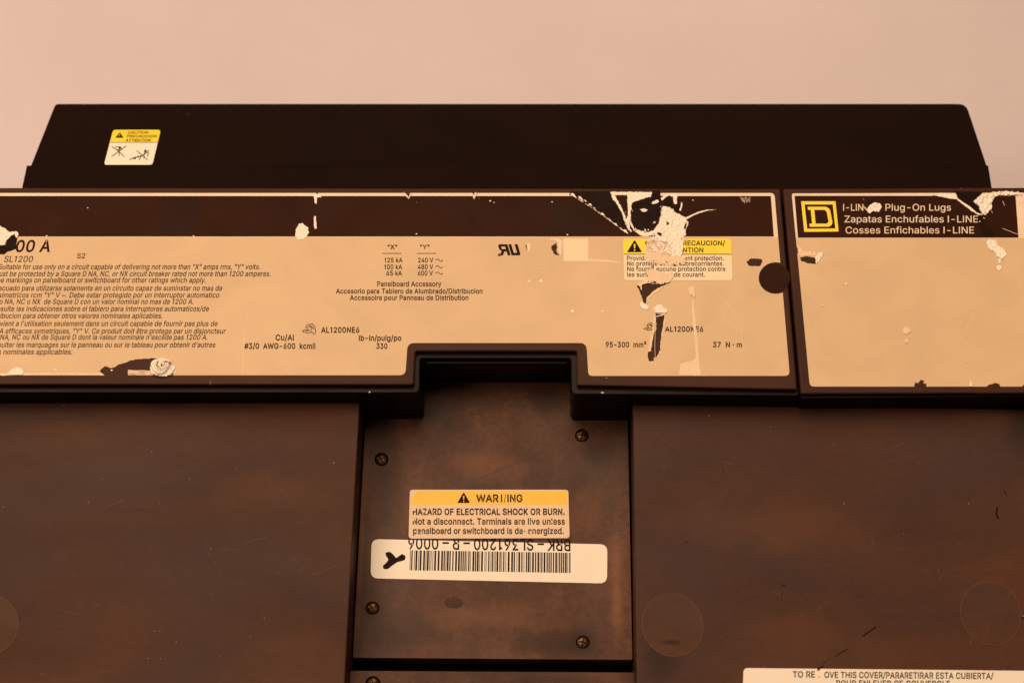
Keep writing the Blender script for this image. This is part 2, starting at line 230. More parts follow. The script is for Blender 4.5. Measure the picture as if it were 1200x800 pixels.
# letter outlines: advance|contour|contour..., in thousandths of the type size
GLYPHS = {
' ': '188',
'"': '321|78,318 70,509 136,509 128,318|193,318 185,509 250,509 243,318',
'#': '440|242,0 326,509 377,509 294,0|10,140 19,192 400,192 391,140|64,0 147,509 198,509 115,0|40,316 49,368 429,368 421,316',
"'": '206|78,318 70,509 136,509 128,318',
'(': '273|89,207 101,324 132,441 177,539 236,539 191,428 161,313 151,207 160,115 188,16 236,-96 177,-96 150,-46 128,4 111,55 99,106 92,156',
')': '273|37,-96 86,18 113,116 122,207 112,313 82,428 37,539 97,539 142,441 173,323 184,207 182,156 174,104 161,53 144,3 123,-47 97,-96',
',': '188|38,-119 68,71 137,71 84,-119',
'-': '453|337,244 337,188 114,188 114,244',
'.': '188|95,-4 83,-3 73,1 63,9 55,18 51,29 50,41 51,53 55,64 63,73 73,81 83,85 95,87 107,85 118,81 128,73 135,64 140,53 141,41 140,29 135,18 128,9 118,1 107,-3',
'/': '249|235,533 71,-76 14,-76 178,533',
'0': '453|227,-7 191,-3 158,7 130,24 105,48 85,77 69,113 57,155 50,202 48,254 50,306 57,353 69,395 85,431 106,461 130,484 159,502 191,512 227,516 262,512 295,502 323,484 348,461 368,431 384,395 396,353 403,306 405,254 403,202 396,155 384,113 368,77 348,48 323,24 295,7 263,-3|227,50 250,52 271,60 290,74 306,92 320,116 330,144 338,176 342,213 344,254 342,295 338,332 330,365 320,393 306,416 290,435 271,449 250,457 227,460 203,457 182,449 163,435 147,416 134,393 123,365 115,332 111,295 109,254 111,213 115,176 123,144 134,116 147,92 163,74 182,60 203,52',
'1': '360|170,0 170,400 70,400 70,448 130,455 168,475 190,509 242,509 242,0',
'2': '453|64,0 64,47 234,229 282,282 311,327 320,371 319,389 315,405 308,419 298,431 287,441 273,449 224,460 205,458 188,454 172,447 159,438 148,427 139,413 132,398 128,381 127,362 66,362 68,391 75,418 86,442 102,464 121,482 143,496 168,507 196,513 225,516 254,513 281,507 306,497 328,482 346,465 361,445 372,423 379,398 381,372 371,318 336,259 267,180 153,60 153,57 389,57 389,0',
'3': '453|218,-7 188,-5 159,1 133,10 108,22 88,38 70,57 57,79 48,104 44,132 109,132 112,115 118,100 126,87 137,76 150,66 165,59 219,50 275,61 291,69 304,80 315,93 323,108 328,125 329,145 328,163 323,180 316,196 306,211 292,223 275,234 254,241 229,246 201,248 157,248 157,299 288,448 288,452 70,452 70,509 372,509 372,461 211,278 211,289 247,290 279,286 308,276 333,262 354,244 371,222 383,198 391,173 393,145 390,116 383,90 370,66 354,45 333,27 309,12 281,2 251,-5',
'4': '453|40,105 40,158 247,509 311,509 109,166 109,163 413,163 413,105|282,0 282,121 282,146 282,318 343,318 343,0',
'5': '453|221,-7 192,-5 165,1 140,11 118,25 99,41 83,60 71,82 63,105 60,130 122,130 125,115 130,102 138,89 173,60 221,50 241,51 259,56 276,64 291,75 304,89 314,104 322,122 326,141 328,162 326,183 321,203 314,221 303,237 290,251 275,262 257,270 238,275 218,277 167,268 128,246 67,253 96,509 366,509 366,452 151,452 134,301 136,301 178,325 229,334 252,332 274,328 294,321 313,311 330,299 345,285 358,269 370,251 379,231 386,210 390,187 391,163 388,132 381,102 369,76 352,52 332,32 309,15 282,3 253,-4',
'6': '453|226,-7 196,-4 168,3 142,15 119,31 100,51 84,74 73,101 66,130 64,162 65,187 71,212 80,239 137,340 252,509 322,509 151,261 145,261 165,288 196,307 235,314 265,312 291,305 316,295 337,280 355,262 370,240 380,215 387,187 389,157 387,127 379,98 368,73 352,50 333,30 310,14 284,3 257,-4|226,48 245,50 263,55 279,63 293,73 304,86 314,101 322,119 326,137 327,157 326,178 322,196 314,213 304,228 293,241 279,251 263,259 245,264 226,265 207,264 190,259 174,252 160,241 148,229 138,214 131,197 126,179 125,158 126,138 131,119 138,102 148,86 160,73 174,63 190,55 207,50',
'7': '453|97,0 323,448 323,452 62,452 62,509 391,509 391,449 165,0',
'8': '453|226,-7 193,-5 163,1 136,11 111,25 91,42 74,62 62,84 54,109 52,135 53,156 58,176 65,195 75,212 87,228 101,241 117,252 134,260 153,265 153,267 129,276 109,289 93,308 80,330 73,354 70,380 73,405 79,429 90,450 106,469 124,485 146,498 170,508 197,514 226,516 255,514 282,508 306,498 328,485 346,469 361,450 373,429 379,405 382,380 379,354 372,330 359,308 343,289 323,276 300,267 300,265 319,260 335,252 351,241 365,228 377,212 387,195 395,176 399,156 401,135 398,109 391,84 378,62 362,42 341,25 317,11 289,1 259,-5|226,49 248,50 267,54 285,60 300,69 313,79 323,91 331,106 335,121 337,139 335,157 330,173 322,189 312,202 298,213 283,223 265,230 247,234 226,235 206,234 187,230 169,223 154,213 140,202 130,189 122,173 117,157 115,139 117,121 121,106 129,91 139,79 152,69 167,60 185,54 205,50|226,290 274,300 287,308 298,318 307,330 314,344 318,359 319,376 318,392 314,407 308,420 299,432 288,442 275,449 226,460 177,449 164,442 153,432 145,420 138,407 134,392 133,376 134,359 138,344 145,330 154,318 165,308 178,300',
'9': '453|226,516 256,513 285,506 310,494 333,478 352,458 368,434 380,408 387,378 389,347 387,322 382,296 373,270 315,168 200,0 130,0 301,248 307,248 287,221 257,202 218,195 188,197 161,203 137,214 116,229 98,247 83,269 72,294 66,321 64,352 66,382 73,411 85,436 101,459 120,479 143,494 168,506 196,513|226,460 207,459 190,454 174,446 160,435 148,423 138,407 131,390 127,372 125,352 127,331 131,313 138,295 148,280 160,268 174,257 190,250 207,245 226,243 245,245 263,249 279,257 293,267 305,280 314,295 322,312 326,330 327,350 326,371 322,390 314,407 305,422 293,435 279,446 263,454 245,459',
'A': '480|16,0 201,509 276,509 463,0 395,0 287,302 264,372 232,478 245,478 213,371 191,302 85,0|110,142 110,199 370,199 370,142',
'B': '456|60,0 60,509 241,509 274,507 304,501 329,491 350,477 367,461 381,442 390,421 396,398 398,374 397,353 393,336 387,320 356,286 315,267 315,262 331,260 347,254 363,245 378,234 391,220 402,203 411,184 416,161 418,136 416,111 410,88 400,67 386,48 368,31 344,18 317,8 284,2 247,0|125,57 245,57 281,60 309,67 330,80 344,96 353,115 355,137 354,153 350,169 342,184 333,197 320,209 306,218 289,225 269,229 248,231 125,231|125,285 238,285 288,296 302,304 314,314 323,326 330,340 335,355 336,372 333,393 326,412 313,429 294,442 270,449 240,452 125,452',
'C': '510|267,-7 225,-3 186,7 150,25 119,49 92,79 70,115 53,157 44,203 40,254 44,305 53,352 70,393 92,429 119,459 150,484 186,501 225,512 267,516 340,504 362,496 383,485 402,471 419,456 435,438 448,418 459,397 467,373 473,348 408,348 389,395 357,428 315,449 267,456 237,453 209,445 184,432 161,414 141,391 125,364 113,332 106,295 103,254 106,213 113,177 125,145 141,117 161,94 184,76 210,63 237,56 267,53 315,60 357,81 389,114 408,160 473,160 467,135 459,112 448,91 435,71 420,53 402,38 383,24 363,13 341,5 317,-2 293,-6',
'D': '502|219,0 96,0 96,57 215,57 254,60 288,68 318,81 343,99 363,122 379,149 390,181 397,216 399,255 397,294 390,329 379,361 364,388 344,410 320,428 291,441 258,449 221,452 93,452 93,509 225,509 273,505 315,495 353,478 385,455 412,426 433,391 449,351 458,306 462,255 458,205 449,159 433,119 411,83 384,54 351,31 312,14 268,3|125,509 125,0 60,0 60,509',
'E': '419|60,0 60,509 372,509 372,452 125,452 125,286 355,286 355,229 125,229 125,57 375,57 375,0',
'F': '410|60,0 60,509 369,509 369,452 125,452 125,278 346,278 346,221 125,221 125,0',
'G': '520|269,-7 225,-3 185,7 149,25 118,49 91,79 69,116 53,157 43,203 40,254 43,305 53,352 69,393 91,429 117,459 149,484 184,501 223,512 265,516 291,514 316,510 340,504 363,494 384,483 403,469 421,453 436,436 449,416 460,395 468,373 474,349 408,349 387,393 356,427 315,448 265,456 236,453 209,445 183,432 160,414 141,392 125,364 113,332 106,295 103,254 106,213 113,177 125,145 141,117 161,95 184,76 210,63 238,56 269,53 296,55 322,61 345,71 365,85 382,102 396,123 407,147 413,173 415,202 434,199 283,199 283,256 478,256 478,200 475,160 466,124 451,91 431,62 406,38 377,19 344,5 308,-4',
'H': '517|60,0 60,509 125,509 125,289 392,289 392,509 457,509 457,0 392,0 392,232 125,232 125,0',
'I': '190|62,0 62,509 128,509 128,0',
'J': '396|185,-7 143,-2 106,11 75,33 52,63 38,100 33,145 33,173 98,173 98,145 100,117 108,93 122,74 139,61 160,53 185,50 209,53 230,61 248,74 261,93 269,117 272,145 272,509 336,509 336,145 332,100 318,63 294,33 263,11 227,-2',
'K': '467|104,145 104,216 139,261 174,303 212,344 364,509 448,509 231,276 228,276|60,0 60,509 125,509 125,334 124,225 125,193 125,0|372,0 188,259 228,309 449,0',
'L': '393|60,0 60,509 125,509 125,57 361,57 361,0',
'M': '628|60,0 60,509 152,509 277,187 287,159 299,123 311,84 322,49 307,49 318,83 330,121 342,158 352,187 476,509 568,509 568,0 504,0 504,291 504,327 505,369 506,413 507,457 513,457 498,409 482,363 467,322 456,291 342,0 286,0 170,291 159,321 145,361 129,408 112,457 119,457 120,416 121,372 122,328 122,291 122,0',
'N': '523|60,0 60,509 136,509 343,183 363,151 388,107 414,55 405,54 401,108 399,157 399,195 399,509 463,509 463,0 387,0 202,290 177,331 148,381 108,452 119,454 122,384 124,328 125,291 125,0',
'O': '533|267,-7 225,-3 186,7 150,25 119,49 92,79 70,115 53,157 44,203 40,254 44,305 53,352 70,393 92,429 119,459 150,484 186,501 225,512 267,516 309,512 348,501 384,484 415,459 442,429 464,393 480,352 490,305 493,254 490,203 480,157 464,115 442,79 415,49 384,25 348,7 309,-3|267,53 296,55 324,63 349,76 372,94 392,116 408,144 420,176 428,213 430,254 428,295 420,332 408,365 392,392 372,415 349,433 324,446 296,453 267,456 237,453 210,445 184,433 161,415 142,392 125,364 113,332 106,295 103,254 106,213 113,176 125,144 142,117 161,94 184,76 210,63 237,55',
'P': '445|60,0 60,509 235,509 272,506 305,499 332,487 356,471 375,452 390,430 400,404 407,377 409,348 407,318 400,291 390,265 375,243 356,223 332,207 305,195 272,188 235,186 109,186 109,242 233,242 257,244 279,248 297,256 312,266 324,279 333,294 339,310 343,328 344,348 343,367 339,385 333,402 324,416 312,428 297,439 279,446 257,451 232,452 125,452 125,0',
'Q': '533|245,159 313,159 369,85 384,65 468,-48 401,-48 346,27 331,46|267,-7 225,-3 186,7 150,25 119,49 92,79 70,115 53,157 44,203 40,254 44,305 53,352 70,393 92,429 119,459 150,484 186,501 225,512 267,516 309,512 348,501 384,484 415,459 442,429 464,393 480,352 490,305 493,254 490,203 480,157 464,115 442,79 415,49 384,25 348,7 309,-3|267,53 296,55 324,63 349,76 372,94 392,116 408,144 420,176 428,213 430,254 428,295 420,332 408,365 392,392 372,415 349,433 324,446 296,453 267,456 237,453 210,445 184,433 161,415 142,392 125,364 113,332 106,295 103,254 106,213 113,176 125,144 142,117 161,94 184,76 210,63 237,55',
'R': '449|60,0 60,509 236,509 273,506 305,500 333,489 356,473 376,455 390,433 401,408 407,381 409,352 407,323 401,296 390,271 376,250 356,232 333,217 305,206 273,200 236,198 96,198 96,255 234,255 258,256 280,260 298,267 313,276 325,287 334,300 340,316 344,333 345,352 344,371 340,389 334,405 325,419 313,430 298,440 279,446 258,451 233,452 125,452 125,0|353,0 230,229 303,229 428,0',
'S': '447|224,-9 188,-7 156,-1 128,9 102,23 81,40 64,60 51,83 42,109 38,137 104,137 108,118 114,102 123,88 136,76 150,66 166,59 224,49 246,50 267,54 286,60 303,69 317,79 329,92 338,106 344,122 346,139 344,154 340,168 332,179 296,205 245,222 184,239 145,253 112,269 86,289 67,313 56,341 52,372 54,400 62,425 75,448 92,468 113,484 138,498 165,508 195,514 227,516 259,514 289,508 316,498 340,484 360,468 377,449 390,427 398,403 401,378 337,378 332,402 320,421 302,437 280,449 254,456 225,459 204,457 185,454 167,448 152,440 139,430 129,418 121,405 117,391 115,376 117,359 122,345 131,334 169,308 212,293 264,279 312,264 359,238 395,198 402,180 407,161 408,139 406,112 399,87 386,64 370,43 349,25 323,11 294,0 261,-7',
'T': '449|32,452 32,509 417,509 417,452 257,452 257,0 193,0 193,452',
'U': '517|259,-8 220,-6 186,2 154,15 126,33 103,55 85,80 71,108 63,140 60,173 60,509 124,509 124,178 126,155 132,133 141,113 153,95 169,80 187,68 208,59 232,53 259,52 285,53 309,59 331,68 349,80 364,95 377,113 385,133 391,155 393,178 393,509 457,509 457,173 454,140 446,108 433,80 414,55 391,33 363,15 332,2 297,-6',
'V': '480|204,0 16,509 84,509 192,206 215,137 248,31 235,31 267,138 290,206 395,509 463,509 278,0',
'W': '686|155,0 16,509 82,509 163,196 175,145 187,94 197,40 189,40 200,94 211,145 224,196 306,509 380,509 462,196 474,145 486,94 497,40 488,40 499,94 510,145 523,196 603,509 670,509 530,0 455,0 368,323 351,391 336,475 350,475 335,395 318,323 230,0',
'X': '445|17,0 172,262 27,509 106,509 222,300 338,509 415,509 269,262 427,0 347,0 221,220 96,0',
'Y': '472|203,0 203,208 16,509 91,509 192,344 222,292 250,230 224,230 251,293 280,344 381,509 455,509 268,208 268,0',
'Z': '438|42,0 42,46 273,385 306,431 341,476 348,454 285,452 223,452 40,452 40,509 397,509 397,462 169,129 134,81 97,33 90,54 152,57 214,57 399,57 399,0',
'a': '389|160,-9 137,-7 115,-3 94,5 76,15 60,29 48,45 38,63 32,84 30,108 32,128 36,146 43,161 53,174 64,184 78,193 125,211 178,220 234,227 265,235 271,240 274,246 276,255 276,257 267,297 240,322 196,331 149,322 118,301 100,274 41,291 51,313 64,331 79,346 95,358 114,368 133,375 194,384 239,379 286,360 300,350 312,336 322,320 330,301 335,278 337,251 337,0 277,0 277,52 272,52 252,25 215,1|170,45 192,47 211,51 228,59 242,68 254,80 263,93 270,108 274,122 276,138 276,190 259,182 231,176 200,171 175,168 134,159 103,139 97,130 93,118 92,105 102,72 130,52',
'b': '424|229,-8 208,-7 189,-3 172,4 138,31 118,59 112,59 112,0 53,0 53,509 114,509 114,319 118,319 137,346 171,373 188,379 207,383 229,384 259,382 287,374 313,361 335,342 354,320 370,293 381,261 388,227 390,189 388,151 381,116 370,84 355,57 336,34 313,16 288,3 260,-6|220,47 242,49 262,55 279,66 294,80 306,97 316,117 323,139 327,163 328,189 327,215 323,239 316,261 307,281 295,298 280,311 262,322 243,328 220,330 198,328 178,322 161,312 147,299 134,282 125,263 118,241 114,216 113,189 114,162 118,138 125,115 135,95 147,78 162,65 179,55 198,49',
'c': '396|207,-8 174,-5 144,3 117,16 93,35 72,58 56,85 44,116 37,150 34,187 37,225 44,260 56,291 72,318 93,341 117,360 144,374 174,382 207,384 260,377 305,356 340,322 362,277 303,262 290,289 270,311 242,325 207,330 184,328 163,321 145,310 130,296 118,278 108,258 102,236 98,212 96,187 98,163 102,139 108,117 118,97 130,80 145,66 163,55 184,49 207,46 243,52 271,66 292,89 304,117 363,102 341,56 306,21 261,-1',
'd': '424|195,-8 165,-6 137,3 111,16 89,34 70,57 55,84 43,116 36,151 34,189 36,227 43,261 55,293 70,320 89,342 112,361 137,374 165,382 196,384 218,383 237,379 253,373 287,346 306,319 311,319 311,509 372,509 372,0 313,0 313,59 307,59 287,31 252,4 236,-3 217,-7|205,47 226,49 246,55 263,65 278,78 290,95 299,115 306,138 310,162 312,189 310,216 306,241 300,263 290,282 278,299 263,312 246,322 227,328 205,330 182,328 162,322 145,311 130,298 118,281 108,261 102,239 98,215 96,189 98,163 102,139 109,117 118,97 130,80 145,66 162,55 182,49',
'e': '404|212,-8 177,-5 145,3 117,16 92,35 72,58 56,85 44,116 37,150 34,187 36,224 44,258 55,290 71,317 91,340 115,359 142,373 172,382 205,384 266,374 285,366 303,355 319,341 334,324 347,305 357,282 365,256 370,227 371,194 371,169 75,169 75,221 338,221 310,202 308,226 304,248 298,269 288,286 277,301 263,314 246,323 227,328 205,330 183,328 164,323 146,313 131,301 119,286 109,270 102,251 97,231 96,211 96,178 98,151 102,127 110,106 121,88 135,73 151,61 169,53 190,48 212,46 254,53 285,73 306,105 365,91 358,72 348,55 335,39 320,26 302,14 283,4 261,-3 237,-7',
'f': '254|228,379 228,327 6,327 6,379|81,0 81,432 82,452 87,470 96,486 107,499 120,510 135,519 187,530 222,527 243,521 227,468 215,472 195,474 178,472 164,468 154,460 147,449 143,435 142,419 142,0',
'g': '425|207,-151 180,-149 156,-146 134,-140 82,-110 51,-69 101,-41 122,-66 154,-88 207,-97 236,-95 261,-87 282,-75 298,-58 308,-34 311,-6 311,68 306,68 287,41 252,16 236,10 217,6 195,5 165,7 138,14 113,27 90,43 71,65 55,90 43,120 36,154 34,191 36,229 43,263 55,293 71,320 90,342 112,361 138,374 166,382 196,384 218,383 237,379 253,373 288,346 308,319 313,319 313,379 372,379 372,-9 370,-40 363,-67 350,-90 334,-109 314,-124 291,-136 265,-144 237,-149|205,59 227,61 246,66 264,75 278,87 290,103 300,121 307,142 311,166 312,193 311,219 307,242 300,264 291,283 279,299 264,312 247,322 227,328 205,330 182,328 163,322 145,312 130,298 118,282 109,262 102,241 98,218 96,193 98,167 102,144 109,123 118,104 131,88 145,76 163,66 183,61',
'h': '410|114,227 114,0 53,0 53,509 114,509 114,287 102,287 116,319 132,344 152,362 175,374 200,382 227,384 252,383 275,377 295,369 313,356 328,340 341,321 350,298 355,271 357,240 357,0 296,0 296,235 293,263 286,286 273,304 256,318 235,326 210,329 192,328 176,324 161,317 147,308 136,297 126,283 119,266 115,248',
'i': '167|53,0 53,379 114,379 114,0|84,443 73,444 63,448 54,455 47,463 43,472 41,483 43,494 47,504 54,512 63,518 73,522 84,524 95,522 105,518 114,512 121,504 125,494 126,483 125,472 121,463 114,455 105,448 95,444',
'j': '167|53,379 114,379 114,-30 112,-52 108,-72 102,-90 92,-106 80,-119 65,-129 47,-137 27,-141 4,-143 -10,-143 -10,-87 2,-87 18,-85 31,-80 40,-72 47,-61 51,-46 53,-29|83,443 72,444 62,448 53,455 47,463 42,472 41,483 42,494 47,504 53,512 62,518 72,522 83,524 95,522 105,518 114,512 120,504 125,494 126,483 125,472 120,463 114,455 105,448 95,444',
'k': '381|110,137 110,212 121,212 284,379 360,379 184,199 177,199|53,0 53,509 114,509 114,0|294,0 148,186 191,229 372,0',
'l': '170|54,0 54,509 115,509 115,0',
'm': '610|53,0 53,379 112,379 112,295 108,295 114,314 122,331 132,346 172,376 219,386 245,383 268,375 287,361 303,342 314,320 321,295 312,295 318,312 326,329 337,343 381,375 437,386 458,385 478,380 497,372 514,361 529,346 541,328 550,307 555,283 557,255 557,0 496,0 496,254 493,279 485,298 473,313 456,323 438,329 419,330 402,329 387,326 374,320 345,290 335,247 335,0 274,0 274,260 272,280 265,297 253,311 238,322 220,328 199,330 158,320 145,312 135,302 126,289 119,274 115,257 114,238 114,0',
'n': '410|114,227 114,0 53,0 53,379 112,379 112,287 102,287 116,319 132,344 152,362 175,374 200,382 227,384 252,383 275,377 295,369 313,356 328,340 341,321 350,298 355,271 357,240 357,0 296,0 296,235 293,263 286,286 273,304 256,318 235,326 210,329 192,328 176,324 161,317 147,308 136,297 126,283 119,266 115,248',
'o': '415|207,-8 174,-5 144,3 117,16 93,35 72,58 56,85 44,116 37,150 34,187 37,225 44,260 56,291 72,318 93,341 117,360 144,374 174,382 207,384 241,382 271,374 299,360 323,341 343,318 359,291 371,260 379,225 381,187 379,150 371,116 359,85 343,58 323,35 299,16 271,3 241,-5|207,46 231,49 252,55 270,66 285,80 298,97 307,117 314,139 318,163 319,187 318,212 314,236 307,258 298,278 285,296 270,310 252,321 231,328 207,330 184,328 163,321 145,310 130,296 118,278 108,258 102,236 98,212 96,187 98,163 102,139 108,117 118,97 130,80 145,66 163,55 184,49',
'p': '424|53,-143 53,379 112,379 112,319 118,319 137,346 171,373 188,379 207,383 229,384 259,382 287,374 313,361 335,342 354,320 370,293 381,261 388,227 390,189 388,151 381,116 370,84 355,57 336,34 313,16 288,3 260,-6 229,-8 208,-7 189,-3 173,4 138,31 118,59 114,59 114,-143|220,47 242,49 262,55 279,66 294,80 306,97 316,117 323,139 327,163 328,189 327,215 323,239 316,261 307,281 295,298 280,311 262,322 243,328 220,330 198,328 178,322 161,312 147,299 134,282 125,263 118,241 114,216 113,189 114,162 118,138 125,115 135,95 147,78 162,65 179,55 198,49',
'q': '424|372,-143 311,-143 311,59 306,59 287,31 252,4 236,-3 217,-7 195,-8 165,-6 137,3 111,16 89,34 70,57 55,84 43,116 36,151 34,189 36,227 43,261 55,293 70,320 89,342 112,361 137,374 165,382 196,384 218,383 237,379 253,373 287,346 307,319 313,319 313,379 372,379|205,47 226,49 246,55 263,65 278,78 290,95 299,115 306,138 310,162 312,189 310,216 306,241 300,263 290,282 278,299 263,312 246,322 227,328 205,330 182,328 162,322 145,311 130,298 118,281 108,261 102,239 98,215 96,189 98,163 102,139 109,117 118,97 130,80 145,66 162,55 182,49',
'r': '259|53,0 53,379 112,379 112,321 115,321 124,339 137,354 152,367 171,377 191,383 213,385 229,384 243,384 243,322 230,324 207,326 190,324 174,321 159,315 146,306 135,296 126,284 119,269 115,254 114,237 114,0',
's': '365|182,-8 157,-7 133,-3 112,3 93,12 76,24 62,38 50,54 41,73 36,94 94,107 101,87 111,72 124,60 141,52 160,47 181,45 206,47 227,53 244,62 258,74 265,88 268,103 266,115 262,126 254,136 243,144 229,150 212,155 149,170 118,180 92,192 72,208 58,227 50,249 47,274 49,295 55,314 65,332 79,347 95,360 115,370 137,378 161,383 187,384 212,383 234,379 254,372 271,363 286,352 299,339 324,290 268,277 262,291 254,304 243,316 228,325 210,331 187,333 166,331 147,326 131,317 119,305 111,292 109,277 110,264 115,253 124,243 172,223 229,209 261,200 287,187 306,171 320,153 328,131 331,107 329,85 323,65 312,47 298,31 281,18 260,6 236,-2 210,-7',
't': '227|204,379 204,327 6,327 6,379|65,471 126,471 126,98 127,83 130,70 136,61 144,55 156,51 170,50 185,51 202,54 213,2 192,-3 168,-4 138,-1 113,7 92,21 77,41 68,64 65,93',
'u': '410|182,-5 158,-3 135,2 115,11 97,23 82,39 69,59 60,82 54,109 53,139 53,379 114,379 114,144 116,117 124,94 137,75 154,61 175,53 200,50 218,51 234,55 249,62 263,71 274,83 283,97 290,113 295,132 296,153 296,379 357,379 357,0 298,0 298,92 307,92 294,60 277,35 257,17 234,5 209,-3',
'v': '389|163,0 17,379 84,379 165,155 187,87 206,21 184,21 203,87 224,155 305,379 371,379 226,0',
'w': '567|138,0 23,379 87,379 133,214 154,137 175,41 165,41 186,135 206,214 252,379 316,379 362,214 382,136 402,41 391,41 413,135 434,214 480,379 545,379 429,0 368,0 319,172 305,225 291,280 277,338 291,338 277,280 263,225 248,172 199,0',
'x': '372|14,0 148,198 24,382 100,382 187,246 274,382 348,382 225,198 360,0 282,0 186,146 90,0',
'y': '389|47,-139 61,-86 71,-87 104,-89 130,-74 151,-36 163,-1 17,379 84,379 165,155 187,87 206,21 184,21 202,87 224,155 305,379 371,379 204,-58 177,-107 139,-136 91,-145 65,-143',
'z': '380|42,0 42,46 254,320 254,323 48,323 48,379 333,379 333,331 126,60 126,56 339,56 339,0',
'~': '453|52,150 53,176 58,199 66,218 76,233 89,246 103,255 151,266 197,256 246,221 275,198 299,192 312,194 323,199 332,207 339,219 343,234 344,253 400,253 399,226 394,204 386,185 376,170 364,157 349,148 301,137 254,148 207,182 177,204 154,210 141,209 130,204 121,196 114,185 109,169 108,150',
'²': '305|39,306 39,348 154,439 181,462 198,481 203,500 201,512 196,522 187,530 176,536 163,539 148,540 133,539 120,536 108,529 100,521 95,511 93,499 37,499 40,524 51,545 68,563 91,576 117,584 148,587 180,584 207,576 230,564 247,547 257,527 261,505 257,482 245,457 219,429 175,395 121,355 121,353 269,353 269,306',
'·': '196|98,196 86,198 75,202 66,210 58,219 54,230 52,242 54,254 58,265 66,274 75,282 86,286 98,287 110,286 121,282 130,274 138,265 142,254 144,242 142,230 138,219 130,210 121,202 110,198',
'è': '404|212,-8 177,-5 145,3 117,16 92,35 72,58 56,85 44,116 37,150 34,187 36,224 44,258 55,290 71,317 91,340 115,359 142,373 172,382 205,384 266,374 285,366 303,355 319,341 334,324 347,305 357,282 365,256 370,227 371,194 371,169 75,169 75,221 338,221 310,202 308,226 304,248 298,269 288,286 277,301 263,314 246,323 227,328 205,330 183,328 164,323 146,313 131,301 119,286 109,270 102,251 97,231 96,211 96,178 98,151 102,127 110,106 121,88 135,73 151,61 169,53 190,48 212,46 254,53 285,73 306,105 365,91 358,72 348,55 335,39 320,26 302,14 283,4 261,-3 237,-7|180,429 114,529 182,529 230,429',
'ê': '404|212,-8 177,-5 145,3 117,16 92,35 72,58 56,85 44,116 37,150 34,187 36,224 44,258 55,290 71,317 91,340 115,359 142,373 172,382 205,384 266,374 285,366 303,355 319,341 334,324 347,305 357,282 365,256 370,227 371,194 371,169 75,169 75,221 338,221 310,202 308,226 304,248 298,269 288,286 277,301 263,314 246,323 227,328 205,330 183,328 164,323 146,313 131,301 119,286 109,270 102,251 97,231 96,211 96,178 98,151 102,127 110,106 121,88 135,73 151,61 169,53 190,48 212,46 254,53 285,73 306,105 365,91 358,72 348,55 335,39 320,26 302,14 283,4 261,-3 237,-7|155,435 95,435 95,438 175,529 233,529 313,438 313,435 252,435 204,495',
'–': '350|350,244 350,188 0,188 0,244',
}

_gc = {}
def glyph(ch, bold):
    if (ch, bold) in _gc: return _gc[(ch, bold)]
    adv, _, rest = GLYPHS[ch].partition('|')
    loops = [[Vector([int(c)/1000 for c in p.split(',')]) for p in l.split(' ')] for l in rest.split('|')] if rest else []
    vs = []; fs = []; sg = []
    for l in loops:
        n = len(l); ar = sum(l[i-1].x*l[i].y-l[i].x*l[i-1].y for i in range(n)); o = []
        for i in range(n):
            e1 = (l[i]-l[i-1]).normalized(); e2 = (l[(i+1) % n]-l[i]).normalized()
            n1 = Vector((e1.y, -e1.x)); n2 = Vector((e2.y, -e2.x)); m = n1+n2
            m = m/max(m.length_squared/2, .35) if m.length > 1e-6 else n1
            o.append(l[i]+m*bold*FLIPN)
        fs.append(list(range(len(vs), len(vs)+n))); vs += o; sg.append(1 if ar > 0 else -1)
    out = ([], [], int(adv)/1000)
    if vs:
        ov, oe, of, _, _, oid = delaunay_2d_cdt(vs, [], fs, 0, 1e-5)
        out = ([v.copy() for v in ov], [list(f) for f, ids in zip(of, oid) if sum(sg[i] for i in ids)], int(adv)/1000)
    _gc[(ch, bold)] = out
    return out
_h = GLYPHS['H'].split('|')[1].split(' ')
_ar = [tuple(map(int, p.split(','))) for p in _h]
FLIPN = 1 if sum(_ar[i-1][0]*_ar[i][1]-_ar[i][0]*_ar[i-1][1] for i in range(len(_ar))) > 0 else -1
_cap = max(p[1] for p in _ar)/1000
def glyphs(s, bold):
    V = []; Fs = []; x = 0
    for ch in s:
        vs, fs, adv = glyph(ch, bold); k = len(V)
        V += [Vector((v.x+x, v.y)) for v in vs]; Fs += [[k+i for i in f] for f in fs]; x += adv+bold
    return V, Fs
